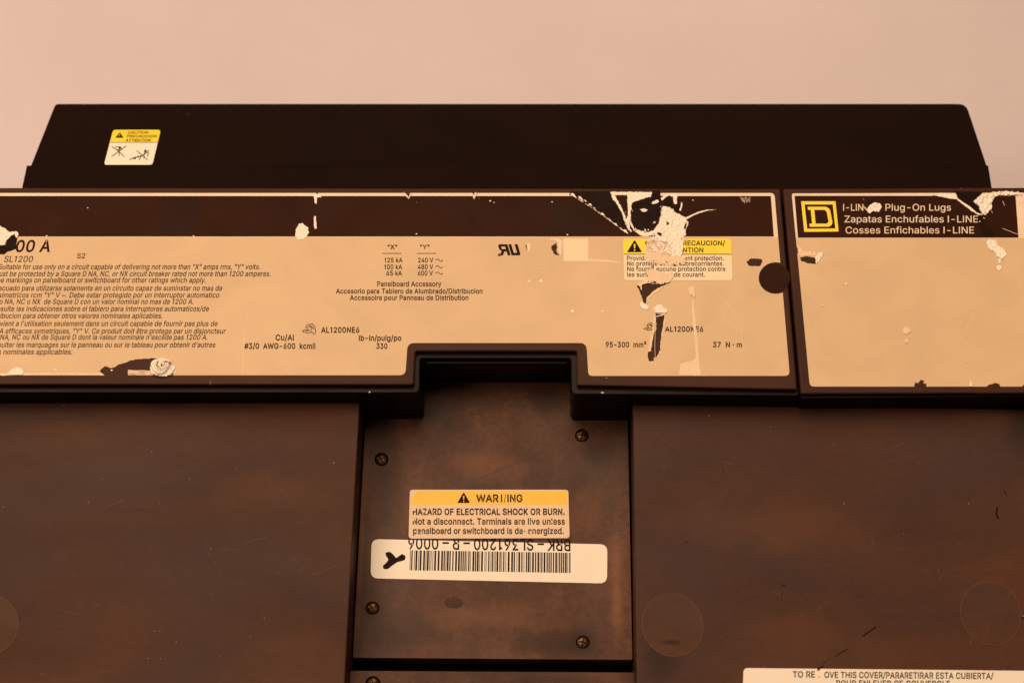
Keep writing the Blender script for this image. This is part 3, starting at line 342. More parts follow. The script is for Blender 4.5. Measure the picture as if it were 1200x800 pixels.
class Print:
    def __init__(s, pl, h): s.pl = pl; s.h = h; s.V = []; s.Fc = []
    def poly(s, pts):
        k = len(s.V); s.V += [s.pl.at(x, y, s.h) for x, y in pts]; s.Fc.append(list(range(k, k+len(pts))))
    def shape(s, outer, holes=()):
        vs = []; fs = []
        for p in [outer]+list(holes):
            fs.append(list(range(len(vs), len(vs)+len(p)))); vs += [Vector(q) for q in p]
        ov, oe, of, _, _, oid = delaunay_2d_cdt(vs, [], fs, 0, 1e-4)
        k = len(s.V); s.V += [s.pl.at(p.x, p.y, s.h) for p in ov]
        for f, ids in zip(of, oid):
            if ids == [0] : s.Fc.append([k+i for i in f])
    def line(s, pts, wd):
        for a, b in zip(pts, pts[1:]):
            a = Vector(a); b = Vector(b); d = (b-a); 
            if d.length == 0: continue
            n = Vector((-d.y, d.x)).normalized()*wd/2; d = d.normalized()*wd*.25
            s.poly([tuple(a-d+n), tuple(a-d-n), tuple(b+d-n), tuple(b+d+n)])
    def text(s, t, x0, x1, yb, cap, shear=0, bold=.01, yb1=None, flip=False, mirror=False, worn=0, seed=0):
        vs, fs = glyphs(t, bold)
        mn = min(v.x for v in vs); mx = max(v.x for v in vs); yb1 = yb if yb1 is None else yb1
        k = len(s.V)
        for v in vs:
            u = (v.x-mn)/(mx-mn); c = v.y/_cap*cap
            if mirror: u = 1-u
            if flip: x = x1-u*(x1-x0)-c*shear; y = yb+(yb1-yb)*(1-u)+c
            else: x = x0+u*(x1-x0)+c*shear; y = yb+(yb1-yb)*u-c
            s.V.append(s.pl.at(x, y, s.h))
        rnd = random.Random(seed)
        for f in fs: 
            if worn and rnd.random() < worn: continue
            s.Fc.append([k+i for i in f])
    def build(s, name, m, parent, label=None): return link(name, s.V, s.Fc, m, parent, label)

# ------------------------------------------------------------------ setting
tb = 2.5
link('table_surface', [Vector((x, y, TABLE_Z)) for x, y in ((-tb, -tb), (tb, -tb), (tb, tb), (-tb, tb))], [[0, 1, 2, 3]], M['table'])['kind'] = 'structure'

# ------------------------------------------------------------------ the breaker
root = bpy.data.objects.new('circuit_breaker', None); C.objects.link(root); root.location = (0, 0, TABLE_Z)
root.empty_display_size = .05
root['label'] = 'worn black and brown electrical breaker with torn tan labels, lying on the pale surface'
root['category'] = 'circuit breaker'
ZB = TABLE_Z+.0005
# floor of the recess between the plates
prism('base_body', [(-85, 420), (1280, 420), (1300, 1060), (-115, 1060)], Plane((0, 0, -.034)), M['black'], root, ZB, bevel=.002)
# far end
prism('end_cover', rounded([(65, 122), (1132, 122), (1156, 194), (36.5, 194)], [4, 9, 0, 0]), BAND, M['band'], root, ZB)
prism('end_flange', [(31.5, 194.2), (1158, 194.2), (1165, 238), (22, 238)], BAND, M['band'], root, ZB)

# covers that carry the labels
A = [(-92, 219.5), (914.5, 221), (934.5, 456), (676, 451), (676, 411), (487, 411), (485, 450.5), (-100, 450)]
A = rounded(A, [0, 3, 3, 3, 3, 3, 3, 0])
cover = prism('label_cover', A, COVER, M['lip'], root, -.02, bevel=.0013)
B = rounded([(-96, 224), (914, 226), (936.5, 463.5), (669.5, 461.5), (669, 419.5), (492.5, 419.5), (492, 460), (-102, 460)], [0, 0, 3, 7, 3, 3, 7, 0])
B0 = Plane(COVER.p-COVER.n*.0022, 11)
prism('cover_skirt', B, B0, M['black'], root, ZB, bevel=.0006)
A2 = rounded([(917.5, 221), (1286, 219), (1318, 460), (938.5, 461)], [3, 3, 3, 3])
prism('lug_cover', A2, COVER, M['lip'], root, -.02, bevel=.0013)
prism('lug_skirt', [(918, 226), (1286, 224), (1320, 464), (939, 466.5)], B0, M['black'], root, ZB, bevel=.0006)
# thin rib on the notch wall
prism('notch_rib', rounded([(499, 423.3), (664, 423.3), (664, 426), (499, 426)], 1), Plane((0, 0, COVER.at(600, 425).z-.0055)), M['black'], root, -.008, bevel=.0004)
for x0, x1 in ((-96, 132), (132.8, 225), (225.8, 428)):
    prism('edge_bar', [(x0, 463.5), (x1, 463.8), (x1, 468.2), (x0, 468)], Plane((0, 0, .003)), M['black'], root, -.02, bevel=.0004)

for x, y, w_ in ((433, 459.5, 1.2), (706, 460, 2.2)):
    sheet('paint_nick', B0, .0001, [jag([(x-w_, y-.6), (x, y-1), (x+w_, y-.3), (x+w_*.4, y+.8), (x-w_*.6, y+.6)], .15, 1, int(x))], [], {}, M['brownpaper'], root, thick=.0001)
# side plates
lp = prism('side_plate', rounded([(-106, 469.5), (421.5, 471.5), (403, 815), (392, 1040), (-128, 1040)], [0, 2, 0, 0, 0]), MAIN, M['plate'], root, -.06, bevel=.0007,
      label='brown front plate left of the sunken middle panel')
rp = prism('side_plate', rounded([(741.5, 474), (1298, 480), (1336, 1040), (749, 1040)], [2, 0, 0, 0]), MAIN, M['plate'], root, -.06, bevel=.0007,
      label='brown front plate right of the sunken middle panel')
def disc(cx, cy, rx, ry, par, sh=0):
    pts = [(x+(y-cy)*sh, y) for x, y in circle(cx, cy, rx, ry, 48)]
    inn = [(x+(y-cy)*sh, y) for x, y in circle(cx, cy, rx-.5, ry-.5, 48)]
    o = sheet('knockout_rim', MAIN, .00022, [pts, inn], [1], {}, M['rim'], par, thick=.0003)
    o = sheet('knockout_disc', MAIN, .0001, [inn], [], {}, M['disc'], par, thick=.0002)
disc(-15, 731, 37, 36, lp); disc(788, 732, 36, 37, rp, .06); disc(1161, 718.5, 35.5, 37.5, rp, .09)

# sunken middle panel with screw holes
SCR = [(447, 538), (682, 510), (436.5, 712), (683, 752)]
cp_out = [(431, 440), (734.5, 440), (741, 772.5), (413.5, 770)]
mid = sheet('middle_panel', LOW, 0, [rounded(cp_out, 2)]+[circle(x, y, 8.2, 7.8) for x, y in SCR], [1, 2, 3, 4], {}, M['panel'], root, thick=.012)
prism('middle_ledge', [(413, 774), (741.5, 776), (741.8, 779), (412.6, 777)], Plane((0, 0, -.0255)), M['black'], root, -.033, bevel=.0008)
S2 = [(437, 800)]
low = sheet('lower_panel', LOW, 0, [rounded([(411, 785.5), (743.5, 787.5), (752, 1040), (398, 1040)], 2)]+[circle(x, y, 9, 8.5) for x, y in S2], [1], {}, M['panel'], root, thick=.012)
def screw(x, y, par, ang):
    c = LOW.at(x, y, -.0006); r = .00245; V = []; Fs = []; n = 20
    prof = [(1.0, -.0011), (1.0, -.0002), (.86, .0003), (.55, .0007), (.25, .0009)]
    for rr, z in prof:
        for i in range(n): V.append(c+Vector((r*rr*math.cos(2*math.pi*i/n), r*rr*math.sin(2*math.pi*i/n), z)))
    V.append(c+Vector((0, 0, .00093)))
    for k in range(len(prof)-1):
        for i in range(n): Fs.append([k*n+i, k*n+(i+1) % n, (k+1)*n+(i+1) % n, (k+1)*n+i])
    for i in range(n): Fs.append([(len(prof)-1)*n+i, (len(prof)-1)*n+(i+1) % n, len(V)-1])
    s = link('screw', V, Fs, M['brass'], par, smooth=True)
    V = []; Fs = []
    for a in (ang, ang+math.pi/2):
        d = Vector((math.cos(a), math.sin(a), 0)); e = Vector((-d.y, d.x, 0)); k = len(V)
        for z in (.0004, .00100):
            V += [c+d*sx*r*.62+e*sy*r*.11+Vector((0, 0, z)) for sx, sy in ((-1, -1), (1, -1), (1, 1), (-1, 1))]
        Fs += [[k+4, k+5, k+6, k+7], [k, k+1, k+5, k+4], [k+1, k+2, k+6, k+5], [k+2, k+3, k+7, k+6], [k+3, k, k+4, k+7]]
    link('screw_slot', V, Fs, M['chip'], s)
for i, (x, y) in enumerate(SCR): screw(x, y, mid, .5+i*.8)
screw(437, 800, low, .3)

# ------------------------------------------------------------------ rating label (left and middle)
H0 = .00015
lab = rounded([(-70, 226.5), (907.5, 226.5), (925.5, 440.5), (689.5, 440.5), (687.3, 402), (477.6, 402), (475.2, 439.7), (-78, 440)], [0, 5, 6, 5, 8, 8, 7, 0])
border = [(-70, 226.5), (907.5, 226.5), (912, 278), (-71, 278)]
header = [(-70, 230), (903.3, 230), (906.8, 277.5), (-71, 277.5)]
patch1 = [(188, 231), (235, 231), (235, 271), (187, 271)]; patch2 = [(645, 236), (700, 236), (702, 272), (645, 272)]
def z(pts, ox, oy, s): return [(ox+x/s, oy+y/s) for x, y in pts]
q = lambda p: z(p, 700, 220, 6.667)
q2 = lambda p: z(p, 700, 340, 6.667)
holes = [
  [(668, 224), (717, 224), (733, 256), (735, 275), (723, 266), (707, 252.5), (689, 240), (679, 233), (667, 228.5)],
  q([(262, 130), (330, 100), (420, 75), (430, 20), (490, 20), (500, 90), (505, 180), (480, 240), (440, 300), (400, 345), (340, 338), (270, 305), (245, 250), (258, 200)]),
  q([(515, 95), (560, 70), (590, 120), (590, 160), (560, 165), (520, 150)]),
  q([(600, 135), (640, 130), (640, 190), (610, 205), (595, 170)]),
  [(746, 334.5), (757, 331.5), (768, 333), (782, 332.5), (773, 337), (766, 341), (759, 348.5), (757.5, 356.5), (753.5, 355), (752, 347)],
  q2([(455, 180), (525, 195), (517, 290), (500, 340), (492, 460), (465, 520), (440, 530), (438, 555), (405, 558), (393, 520), (395, 485), (420, 480), (430, 400), (445, 330), (462, 300), (458, 220)]),
  [(646, 289), (649, 287), (652, 284.5), (653, 290), (652, 294), (654, 298), (657, 297), (654, 299.8), (650, 298.5), (646.7, 293)],
  [(874.5, 307), (880, 303), (892, 303.5), (893.5, 307), (890, 312.5), (878, 312)],
  circle(909, 326, 20, 18.5, 40)+[],
  z([(0, 210), (50, 205), (60, 165), (110, 125), (130, 100), (152, 150), (140, 240), (60, 270), (40, 290), (-60, 285), (-60, 210)], 0, 260, 7.5),
  [(117, 434.5), (123, 429), (130.5, 431.5), (144, 425.5), (159, 421), (180, 419.8), (192, 422), (186, 432), (178, 434.3), (151, 433.5), (150, 441), (123, 441.5)],
  [(472, 224), (482, 224), (478, 233)], [(551, 224), (561, 224), (557, 231)], [(367, 224), (374, 224), (371, 232)],
  q([(735, 380), (750, 380), (750, 384)]),
  [(615.5, 288.5), (617.5, 287), (618, 294.5)],
]
hj = [jag(h, .45, 1.7, 20+i) if i not in (8,) else h for i, h in enumerate(holes)]
polys = [lab, border, header, patch1, patch2]+hj
rating = sheet('rating_label', COVER, H0, polys, list(range(5, len(polys))), {0: 0, 1: 1, 2: 2, 3: 3, 4: 3}, [M['tan'], M['border'], M['header'], M['dark_patch']], root, thick=.00015)
for k in (0, 1, 2, 3, 9): sheet('exposed_patch', COVER, .00004, [hj[k]], [], {}, M['chip'], rating, thick=.00003)
T = Print(COVER, H0+.00003)
it = .22
L = [
 ('Suitable for use only on a circuit capable of delivering not more than "X" amps rms, "Y" volts.', -2, 304.5, 315.8),
 ('Must be protected by a Square D NA, NC, or NX circuit breaker rated not more than 1200 amperes.', -7, 317, 323.9),
 ('See markings on panelboard or switchboard for other ratings which apply.', -8, 241, 331.4),
 ('Adecuado para utilizarse solamente en un circuito capaz de suminstar no mas de', -11, 260, 340.8),
 ('A simetricos rcm "Y" V ~. Debe estar protegido por un interruptor automatico', -9, 256.5, 348.9),
 ('o NA, NC o NX  de Square D con un valor nominal no mas de 1200 A.', -1, 226.5, 356.5),
 ('Consulte las indicaciones sobre el tablero para interruptores automaticos/de', -13, 244.5, 364.8),
 ('distribucion para obtener otros valores nominales aplicables.', -15, 190, 373.1),
 ("Convient a l'utilisation seulement dans un circuit capable de fournir pas plus de", -14, 254.5, 382.2),
 ('A efficaces symetriques, "Y" V. Ce produit doit \u00eatre protege par un disjoncteur', -1, 264, 391),
 ("NA, NC ou NX de Square D dont la valeur nominale n'exc\u00e8de pas 1200 A.", 0, 243, 398.2),
 ("Consulter les marquages sur le panneau ou sur le tableau pour obtenir d'autres", -16, 252, 407),
 ('Valeurs nominales applicables.', -26, 84.5, 415.3)]
for s, a, b, y in L: T.text(s, a, b, y, 5.9, it, .011)
T.text('00 A', 17.5, 58.5, 295.2, 13.2, .22, .02)
T.text('SL1200', 4.5, 38, 307.3, 7, .22, .008); T.text('S2', 90, 99.5, 303, 5.8, .15, .01)
n_ = .018
T.text('"X"', 454.3, 465.5, 292.2, 5, 0, n_); T.text('"Y"', 492.2, 503.4, 292.2, 5, 0, n_)
T.poly([(448, 296.8), (470.4, 296.8), (470.4, 297.6), (448, 297.6)]); T.poly([(488.2, 296.8), (511.2, 296.8), (511.2, 297.6), (488.2, 297.6)])
for s, a, b, y in (('125 kA', 450.6, 471.8, 307.8), ('100 kA', 450.2, 471.4, 315.7), ('65 kA', 452.8, 471.2, 323), ('240 V', 490, 507.8, 307.8), ('480 V', 489.6, 507.6, 315.7), ('600 V', 489.6, 507.4, 323)):
    T.text(s, a, b, y, 5.4, 0, n_)
for y in (305.2, 313, 320.4):
    T.line([(510.5+i*.7, y-1.3*math.sin(i/12*2*math.pi)) for i in range(13)], .8)
T.text('Panelboard Accessory', 442, 517.2, 335.8, 5.8, 0, n_)
T.text('Accesorio para Tablero de Alumbrado/Distribucion', 393.7, 565.4, 344.1, 5.6, 0, n_)
T.text('Accessoire pour Panneau de Distribution', 410, 548.8, 351.8, 5.6, 0, n_)
T.text('AL1200NE6', 376.4, 421.2, 390, 6.4, 0, .022); T.text('Cu/Al', 323, 344.4, 398.9, 6.4, 0, .022)
T.text('#3/0  AWG-600  kcmil', 286.4, 369.5, 408.8, 6.4, 0, .022)
T.text('lb-in/pulg/po', 420.6, 470.4, 399.3, 6.2, 0, .022); T.text('330', 441, 454, 408.8, 6.2, 0, .022)
T.text('95-300  mm\u00b2', 709.8, 757.4, 407, 6, 0, .022); T.text('AL1200NE6', 779.3, 824, 388.8, 6, 0, .022)
T.text('37  N \u00b7 m', 835.3, 869.3, 407, 6, 0, .022)
def tool(x, y, s):
    P = [[(0, 9), (3, 7), (5, 9), (8, 6)], [(4, 4), (7, 1), (12, 0), (15, 3), (16, 8), (15, 12)], [(5, 5), (9, 3), (12, 5), (10, 8), (6, 8), (5, 5)], [(3, 10), (7, 11), (11, 10)], [(9, 2), (13, 4), (14, 7)], [(1, 8), (2, 10)], [(11, 9), (13, 11), (14, 13)]]
    for l in P: T.line([(x+a*s, y+b*s) for a, b in l], .75)
tool(354, 379.5, 1); tool(754.5, 378.5, .8)
# mirrored recognised-component mark
sh = lambda pts: [(598+(x)-(-y)*0.30+ (y*0), 299.5+y) for x, y in pts]
Rr = sh([(-9.5, -13), (0.5, -13), (0.5, 0), (-3, 0), (-3, -4.6), (-5.4, -4.6), (-8.6, 0), (-12.2, 0), (-8.6, -5), (-10.6, -6.5), (-11, -10.5)])
T.shape(Rr, [sh([(-7.5, -10.3), (-3, -10.3), (-3, -7.3), (-7.5, -7.3)])])
T.shape(sh([(1.5, 0), (1.5, -13), (5, -13), (5, -3), (8.8, -3), (8.8, -13), (12.4, -13), (12.4, -1.5), (11, 0)]))
T.shape(circle(585.2, 299, 2, 1.7, 14), [circle(585.2, 299, 1.1, .8, 10)]); T.poly([(584.7, 298.3), (585.7, 298.3), (585.7, 299.6), (584.7, 299.6)])
T.build('lettering', M['ink'], rating)
# tape residue and scuffs
sheet('tape_residue', COVER, H0+.00008, [rounded([(660.2, 280), (689.3, 280), (689.3, 305.5), (660.5, 306)], 1)], [], {}, M['tape'], rating, thick=.00007, label='pale square of old tape beside the torn spot')
sheet('tape_edge', COVER, H0+.00006, [jag([(662, 305.5), (690, 303.5), (712, 305), (727, 307), (727, 308.6), (700, 306.8), (662, 307)], .3, 2, 3)], [], {}, M['scuff'], rating, thick=.00005)

def sc(poly, m='paper', h=.0002, amp=.00015, seed=1, j=.5, nm='paper_tear', holes=(), par=None):
    return flake(nm, COVER, poly, M[m], par or rating, H0+h, amp, seed, j=j, holes=holes)
# big tear through header and caution label: laid later, above the caution sticker
W1 = q([(510, 150), (560, 162), (595, 178), (612, 205), (640, 210), (690, 240), (710, 290), (690, 350), (692, 380), (655, 400), (672, 440), (668, 520), (650, 548), (560, 540), (480, 510), (430, 505), (400, 500), (395, 470), (440, 445), (430, 410), (435, 350), (445, 330), (480, 280), (500, 200)])
sc(W1, h=.0003, amp=.00045, j=.9, seed=3, holes=[q([(470, 350), (500, 360), (505, 385), (485, 382), (465, 368)]), q([(512, 425), (535, 430), (555, 437), (550, 448), (515, 445)]), q([(535, 265), (560, 280), (550, 300), (540, 290)]), q([(690, 275), (700, 270), (690, 330), (672, 325)])])
sc(q([(370, 540), (420, 500), (500, 505), (560, 540), (640, 540), (690, 560), (680, 605), (600, 612), (520, 600), (440, 585), (400, 570)]), 'cream', .00034, .0002, 4)
sc(q([(385, 430), (450, 405), (520, 430), (580, 450), (585, 520), (560, 540), (480, 515), (425, 505), (395, 500), (380, 470)]), 'brownpaper', .0004, .0002, 5)
sc(q([(380, 660), (430, 640), (500, 660), (600, 700), (560, 745), (500, 760), (420, 745), (350, 760), (340, 745), (400, 700)]), 'cream', .00034, .0002, 6)
sc(q([(495, 88), (530, 62), (560, 52), (600, 52), (622, 60), (622, 130), (600, 130), (592, 75), (560, 66), (530, 80), (505, 105)]), h=.0002, seed=7)
sc(q([(100, 36), (425, 38), (420, 72), (330, 98), (268, 124), (258, 200), (262, 260), (285, 320), (340, 342), (400, 352), (432, 335), (436, 372), (385, 385), (330, 372), (290, 340), (262, 350), (240, 330), (212, 270), (198, 215), (160, 140), (120, 90)]), h=.0001, amp=.0002, seed=8,
   holes=[q([(135, 60), (235, 60), (235, 130), (240, 220), (225, 250), (215, 220), (190, 160)]), q([(250, 270), (262, 300), (290, 345), (270, 345), (252, 320)])])
sheet('print_scrap', COVER, H0+.00012, [jag(q([(137, 62), (236, 62), (232, 110), (228, 190), (214, 205), (180, 140)]), .3, 2, 9)], [], {}, M['header'], rating, thick=.0001)
for i, (x, y, a) in enumerate([(672, 229.5, 6), (680.5, 232.8, 5), (686, 236, 3), (692, 240.5, 4), (697, 244.5, 2.6), (706.5, 251.5, 4), (714, 257.5, 2.6), (722, 264, 4.5), (733, 271.5, 5.5), (728, 268.5, 2)]):
    sc([(x-a*.7, y-a*.3), (x, y-a*.35), (x+a*.6, y+a*.55), (x, y+a*.25)], seed=30+i, j=.4)
rt = random.Random(77)
EDGE = [q(p) for p in ([(490, 110), (505, 190), (470, 250), (440, 310), (430, 400)], [(690, 235), (712, 290), (692, 345), (695, 385)], [(250, 130), (262, 200), (258, 270), (300, 340), (400, 350)], [(205, 200), (215, 260), (238, 330)], [(430, 560), (520, 600), (640, 600), (690, 570)], [(345, 745), (420, 740), (520, 755), (585, 735)])]
for l in EDGE:
    for a, b in zip(l, l[1:]):
        a = Vector(a); b = Vector(b); d = (b-a).normalized(); nn = Vector((-d.y, d.x))
        for k in range(max(1, int((b-a).length/3.2))):
            p = a.lerp(b, rt.random())+nn*rt.uniform(-2, 2); L1 = rt.uniform(1.2, 4); W_ = rt.uniform(.35, .9); ang = rt.uniform(-.9, .9)
            u = Vector((d.x*math.cos(ang)-d.y*math.sin(ang), d.x*math.sin(ang)+d.y*math.cos(ang))); v = Vector((-u.y, u.x))
            sc([tuple(p-u*L1/2), tuple(p+v*W_), tuple(p+u*L1/2), tuple(p-v*W_*.6)], rt.choice(['paper', 'paper', 'chip']), .0006 if p.y > 250 else .0003, .0004, rt.randrange(999), .25, 'paper_fibre')
for k in range(22):
    t = (k+rt.random()*.7)/22; x = 668+t*66; y = 228+t*46+2*math.sin(t*3.1)*-1; L1 = rt.uniform(.8, 2.2)
    sc([(x-L1, y-L1*.8), (x+rt.uniform(0, .8), y-rt.uniform(.2, .9)), (x+L1, y+L1*.6), (x-.2, y+.5)], rt.choice(['paper', 'cream', 'brownpaper']), .0001, .0002, 700+k, .3)
sc([(803, 256), (810, 252.5), (818, 249), (828, 246.6), (840, 246.2), (828, 247.8), (819, 250.6), (811, 254), (804, 258)], seed=41, j=.15)
sc(q([(655, 115), (662, 120), (662, 160), (648, 185), (640, 180), (652, 150)]), seed=42)
sc(q([(330, 170), (370, 165), (395, 175), (375, 190), (350, 188)]), seed=43, h=-.00005); sc(q([(430, 110), (470, 95), (480, 112), (445, 130), (425, 128)]), seed=44, h=-.00005)
for i in range(7):
    Sx = Print(COVER, H0+.00004); Sx.line([(867.5+i*1.9, 231+i % 3*.6), (870+i*1.4, 236+(i*7 % 5)*.6)], .45); Sx.build('hair_scratch', M['border'], rating)
# tears beside the narrow gashes
sc(q2([(435, 150), (470, 118), (500, 115), (515, 140), (550, 160), (540, 180), (500, 182), (455, 178)]), seed=60, h=.0002, amp=.0003)
sc(q2([(460, 205), (500, 198), (525, 180), (530, 186), (505, 203), (463, 212)]), seed=61, j=.15)
sc(q2([(440, 200), (456, 200), (456, 240), (444, 330), (428, 400), (416, 478), (398, 482), (412, 400), (430, 320)]), 'cream', .0001, .0002, 62, .3)
sc(q2([(526, 195), (534, 240), (520, 320), (503, 400), (498, 465), (490, 470), (494, 400), (510, 300), (518, 240)]), 'cream', .0001, .0002, 63, .3)
sc(q2([(470, 520), (496, 470), (500, 490), (470, 530), (445, 545)]), 'cream', .0001, .0002, 64, .3)
sc(q2([(330, 100), (350, 95), (385, 118), (405, 130), (390, 155), (360, 150), (335, 130)]), seed=65)
sc([(758, 349), (766, 342), (771, 338), (778, 336), (773, 341), (766, 345), (759.5, 351), (758.6, 356), (757, 357)], 'cream', .0001, .0002, 66, .3)
sc([(750, 336), (745, 334), (752, 330.5), (758, 331.3), (752, 334.5), (752, 340), (751, 340)], 'cream', .0001, .0001, 67, .3)
sc([(806, 338), (811, 335), (814, 340), (815, 350), (812, 347), (808, 345)], seed=68, m='cream')
sc(q2([(738, 80), (752, 80), (768, 250), (785, 400), (792, 540), (808, 668), (640, 668), (648, 580), (700, 560), (740, 552), (768, 535), (765, 420), (750, 300)]), 'scuff', .00006, .00005, 69, .35)
sc([(659, 283), (657.2, 300), (655, 297), (654.5, 290), (654, 284), (648, 281.5), (643, 282), (646, 279.5), (655, 280)], 'border', .00006, .0001, 70, .4)
sc([(617.5, 287), (622, 285.5), (621, 293), (618.5, 296.5)], 'border', .00006, .0001, 71, .3)
# small chips along the header
sc([(347, 269), (350, 263), (355, 262), (361, 267), (362, 274), (357, 280), (350, 281), (346, 277)], seed=80, j=.6, h=.00015)
sc([(369, 226.5), (374, 229.5), (377, 232), (371.5, 232), (371, 240), (368.8, 238), (367.5, 230)], seed=81, j=.3)
sc([(368.3, 254), (370.3, 254), (371.3, 268), (368.8, 269), (368, 262)], seed=82, j=.4)
sc([(473, 225.5), (476, 228), (479, 232), (481.5, 227), (483, 227), (479, 234), (475, 230)], seed=83, j=.25, m='border')
sc([(552.5, 226), (554, 230), (555.5, 234.5), (559, 227), (557, 226), (555, 229)], seed=84, j=.25, m='border')
for i, (x, y, a) in enumerate([(488, 274.5, 1), (665, 275.5, 1.1), (227, 277, 1), (574.5, 236, 1.2), (579, 238, .8), (103, 244, .8), (812, 235, .9), (647, 237, .9), (55, 277, 1.2), (66, 303, .8), (620, 330, 2), (634, 329.5, 2.4), (671, 365, 2.4), (706, 365, 1.5), (760, 352, .7), (131, 434, 1.4), (96, 430, .8), (66, 434, 1), (64, 433, 1.2)]):
    sc([(x-a, y), (x-a*.3, y-a*.7), (x+a, y-a*.2), (x+a*.5, y+a*.6), (x-.4*a, y+a*.6)], seed=100+i, j=.2, h=.0001)
# corner tear at the left edge
sc(z([(-60, 30), (0, 40), (40, 60), (80, 95), (150, 90), (165, 112), (150, 150), (128, 108), (100, 132), (60, 170), (42, 207), (0, 214), (-60, 214)], 0, 260, 7.5), seed=90, h=.0003, amp=.0004)
sc([(8, 439.8), (13, 434), (20, 430.5), (25, 432), (29, 436.5), (26, 439.8)], seed=91, h=.0002, amp=.0003)
sc([(0, 437.5), (120, 437.8), (123, 440), (70, 438.8), (0, 440.2)], 'border', .00006, .00005, 92, .5)
sc([(150, 433.5), (155, 434.5), (178, 435), (180, 439.8), (150, 439.8)], 'brownpaper', .00006, .0001, 93, .3)
# curled scrap on the lower edge
def curl(cx, cy, r, par, n=5, name='paper_curl'):
    c0 = COVER.at(cx, cy, .0016); sc_ = DIST/F; V = []; Fs = []
    rnd = random.Random(5)
    for k in range(n):
        rr = r*sc_*(1-.17*k); hh = .0010*(1-.12*k); off = len(V); m = 22
        for i in range(m+1):
            a = .5+k*.9+i/m*5.3; w = 1+.12*math.sin(3*a+k)+.05*rnd.random()
            x = math.cos(a)*rr*w; y = math.sin(a)*rr*w*.85
            V.append(c0+Vector((x, y, -.0014))); V.append(c0+Vector((x*.88, y*.88, hh*(1+.35*math.sin(a*2+k)))))
            V.append(c0+Vector((x*.72, y*.72, hh*.55)))
        for i in range(m):
            for t in (0, 1): Fs.append([off+3*i+t, off+3*i+3+t, off+3*i+4+t, off+3*i+1+t])
    return link(name, V, Fs, M['paper'], par, smooth=True)
sc([(176, 431), (180, 424), (189, 420.5), (199, 423), (205, 431), (203, 439), (194, 442), (183, 441), (177, 438)], seed=96, amp=.0007, h=.0004, j=.7)
curl(189, 431.5, 11.5, rating)
curl(193, 430, 7, rating, 3)
sc([(197, 422), (204, 428), (207, 437), (203, 439.5), (198, 434)], seed=95, m='cream', h=.0001)
# fine hair scratches in the film
Sx = Print(COVER, H0+.00004)
rnd = random.Random(11)
for a, b in (((286, 390), (284, 440)), ((290, 360), (287, 400)), ((276, 428), (272, 438)), ((281, 428), (278, 438)), ((394, 430), (390, 438)), ((408, 433), (408, 440)), ((835, 340), (850, 352)), ((850, 352), (868, 385)), ((868, 385), (870, 400)), ((845, 370), (866, 390)), ((850, 425), (868, 440)), ((772, 425), (771, 440)), ((768, 380), (768, 430)), ((630, 345), (622, 338)), ((680, 352), (690, 358)), ((672, 388), (676, 390)), ((620, 315.2), (645, 315.6)), ((560, 316), (566, 317)), ((70, 284), (110, 287)), ((128, 298), (150, 296)), ((866, 428), (858, 440))):
    Sx = Print(COVER, H0+.00004); Sx.line([a, ((a[0]+b[0])/2+rnd.uniform(-.8, .8), (a[1]+b[1])/2), b], .42); Sx.build('hair_scratch', M['scuff'], rating)
# dark disc filling the round notch in the label's right edge
sheet('label_notch_disc', COVER, .00006, [circle(908, 326, 18, 17.2, 36)], [], {}, M['header'], root, thick=.0003)

# ------------------------------------------------------------------ caution sticker on the rating label
CH = H0+.00012
lab2 = rounded([(730.3, 280.3), (856.6, 280.3), (858.3, 328.8), (731.6, 328.8)], [2.5, 2.5, 3.5, 3.5])
dark = jag(q([(345, 770), (350, 745), (420, 735), (470, 740), (470, 790)]), .3, 1.5, 4)
ca = sheet('caution_sticker', COVER, CH, [lab2, [(728, 278), (860, 278), (860, 298.2), (728, 298.2)], jag(q([(345, 765), (380, 745), (450, 752), (520, 752), (550, 748), (520, 790), (345, 790)]), .4, 2, 5)], [2], {0: 0, 1: 1}, [M['pale'], M['yellow']], root, thick=.0001, label='small yellow and cream caution sticker with a white tear through it')
T = Print(COVER, CH+.00003)
T.poly([(731, 298), (857.3, 298), (857.3, 298.8), (731, 298.8)])
def tri(T, x0, x1, y0, y1, sh_=0):
    xm = (x0+x1)/2+sh_; W = x1-x0; H = y1-y0
    T.shape([(xm-.5, y0), (xm+.5, y0), (x1, y1-.5), (x1-.5, y1), (x0+.5, y1), (x0, y1-.5)], [[(xm-W*.06, y0+H*.3), (xm+W*.06, y0+H*.3), (xm+W*.04, y0+H*.68), (xm-W*.04, y0+H*.68)], circle(xm, y0+H*.83, W*.055, H*.07, 8)])
tri(T, 735, 752.2, 282.2, 296)
T.text('CAUTION/PRECAUCION/', 756, 849.6, 288, 5.4, 0, .018); T.text('ATTENTION', 779.5, 824.2, 296.2, 5.4, 0, .018)
T.text('Provides no overcurrent protection.', 734.8, 848, 305.5, 5.1, 0, .014); T.text('No protege contra sobrecorrientes.', 734.8, 848, 311.8, 5.1, 0, .014)
T.text('Ne fournit aucune protection contre', 734.8, 850, 318.1, 5.1, 0, .014); T.text('les surintensites de courant.', 734.8, 826, 324.7, 5.1, 0, .014)
T.build('lettering', M['ink'], ca)
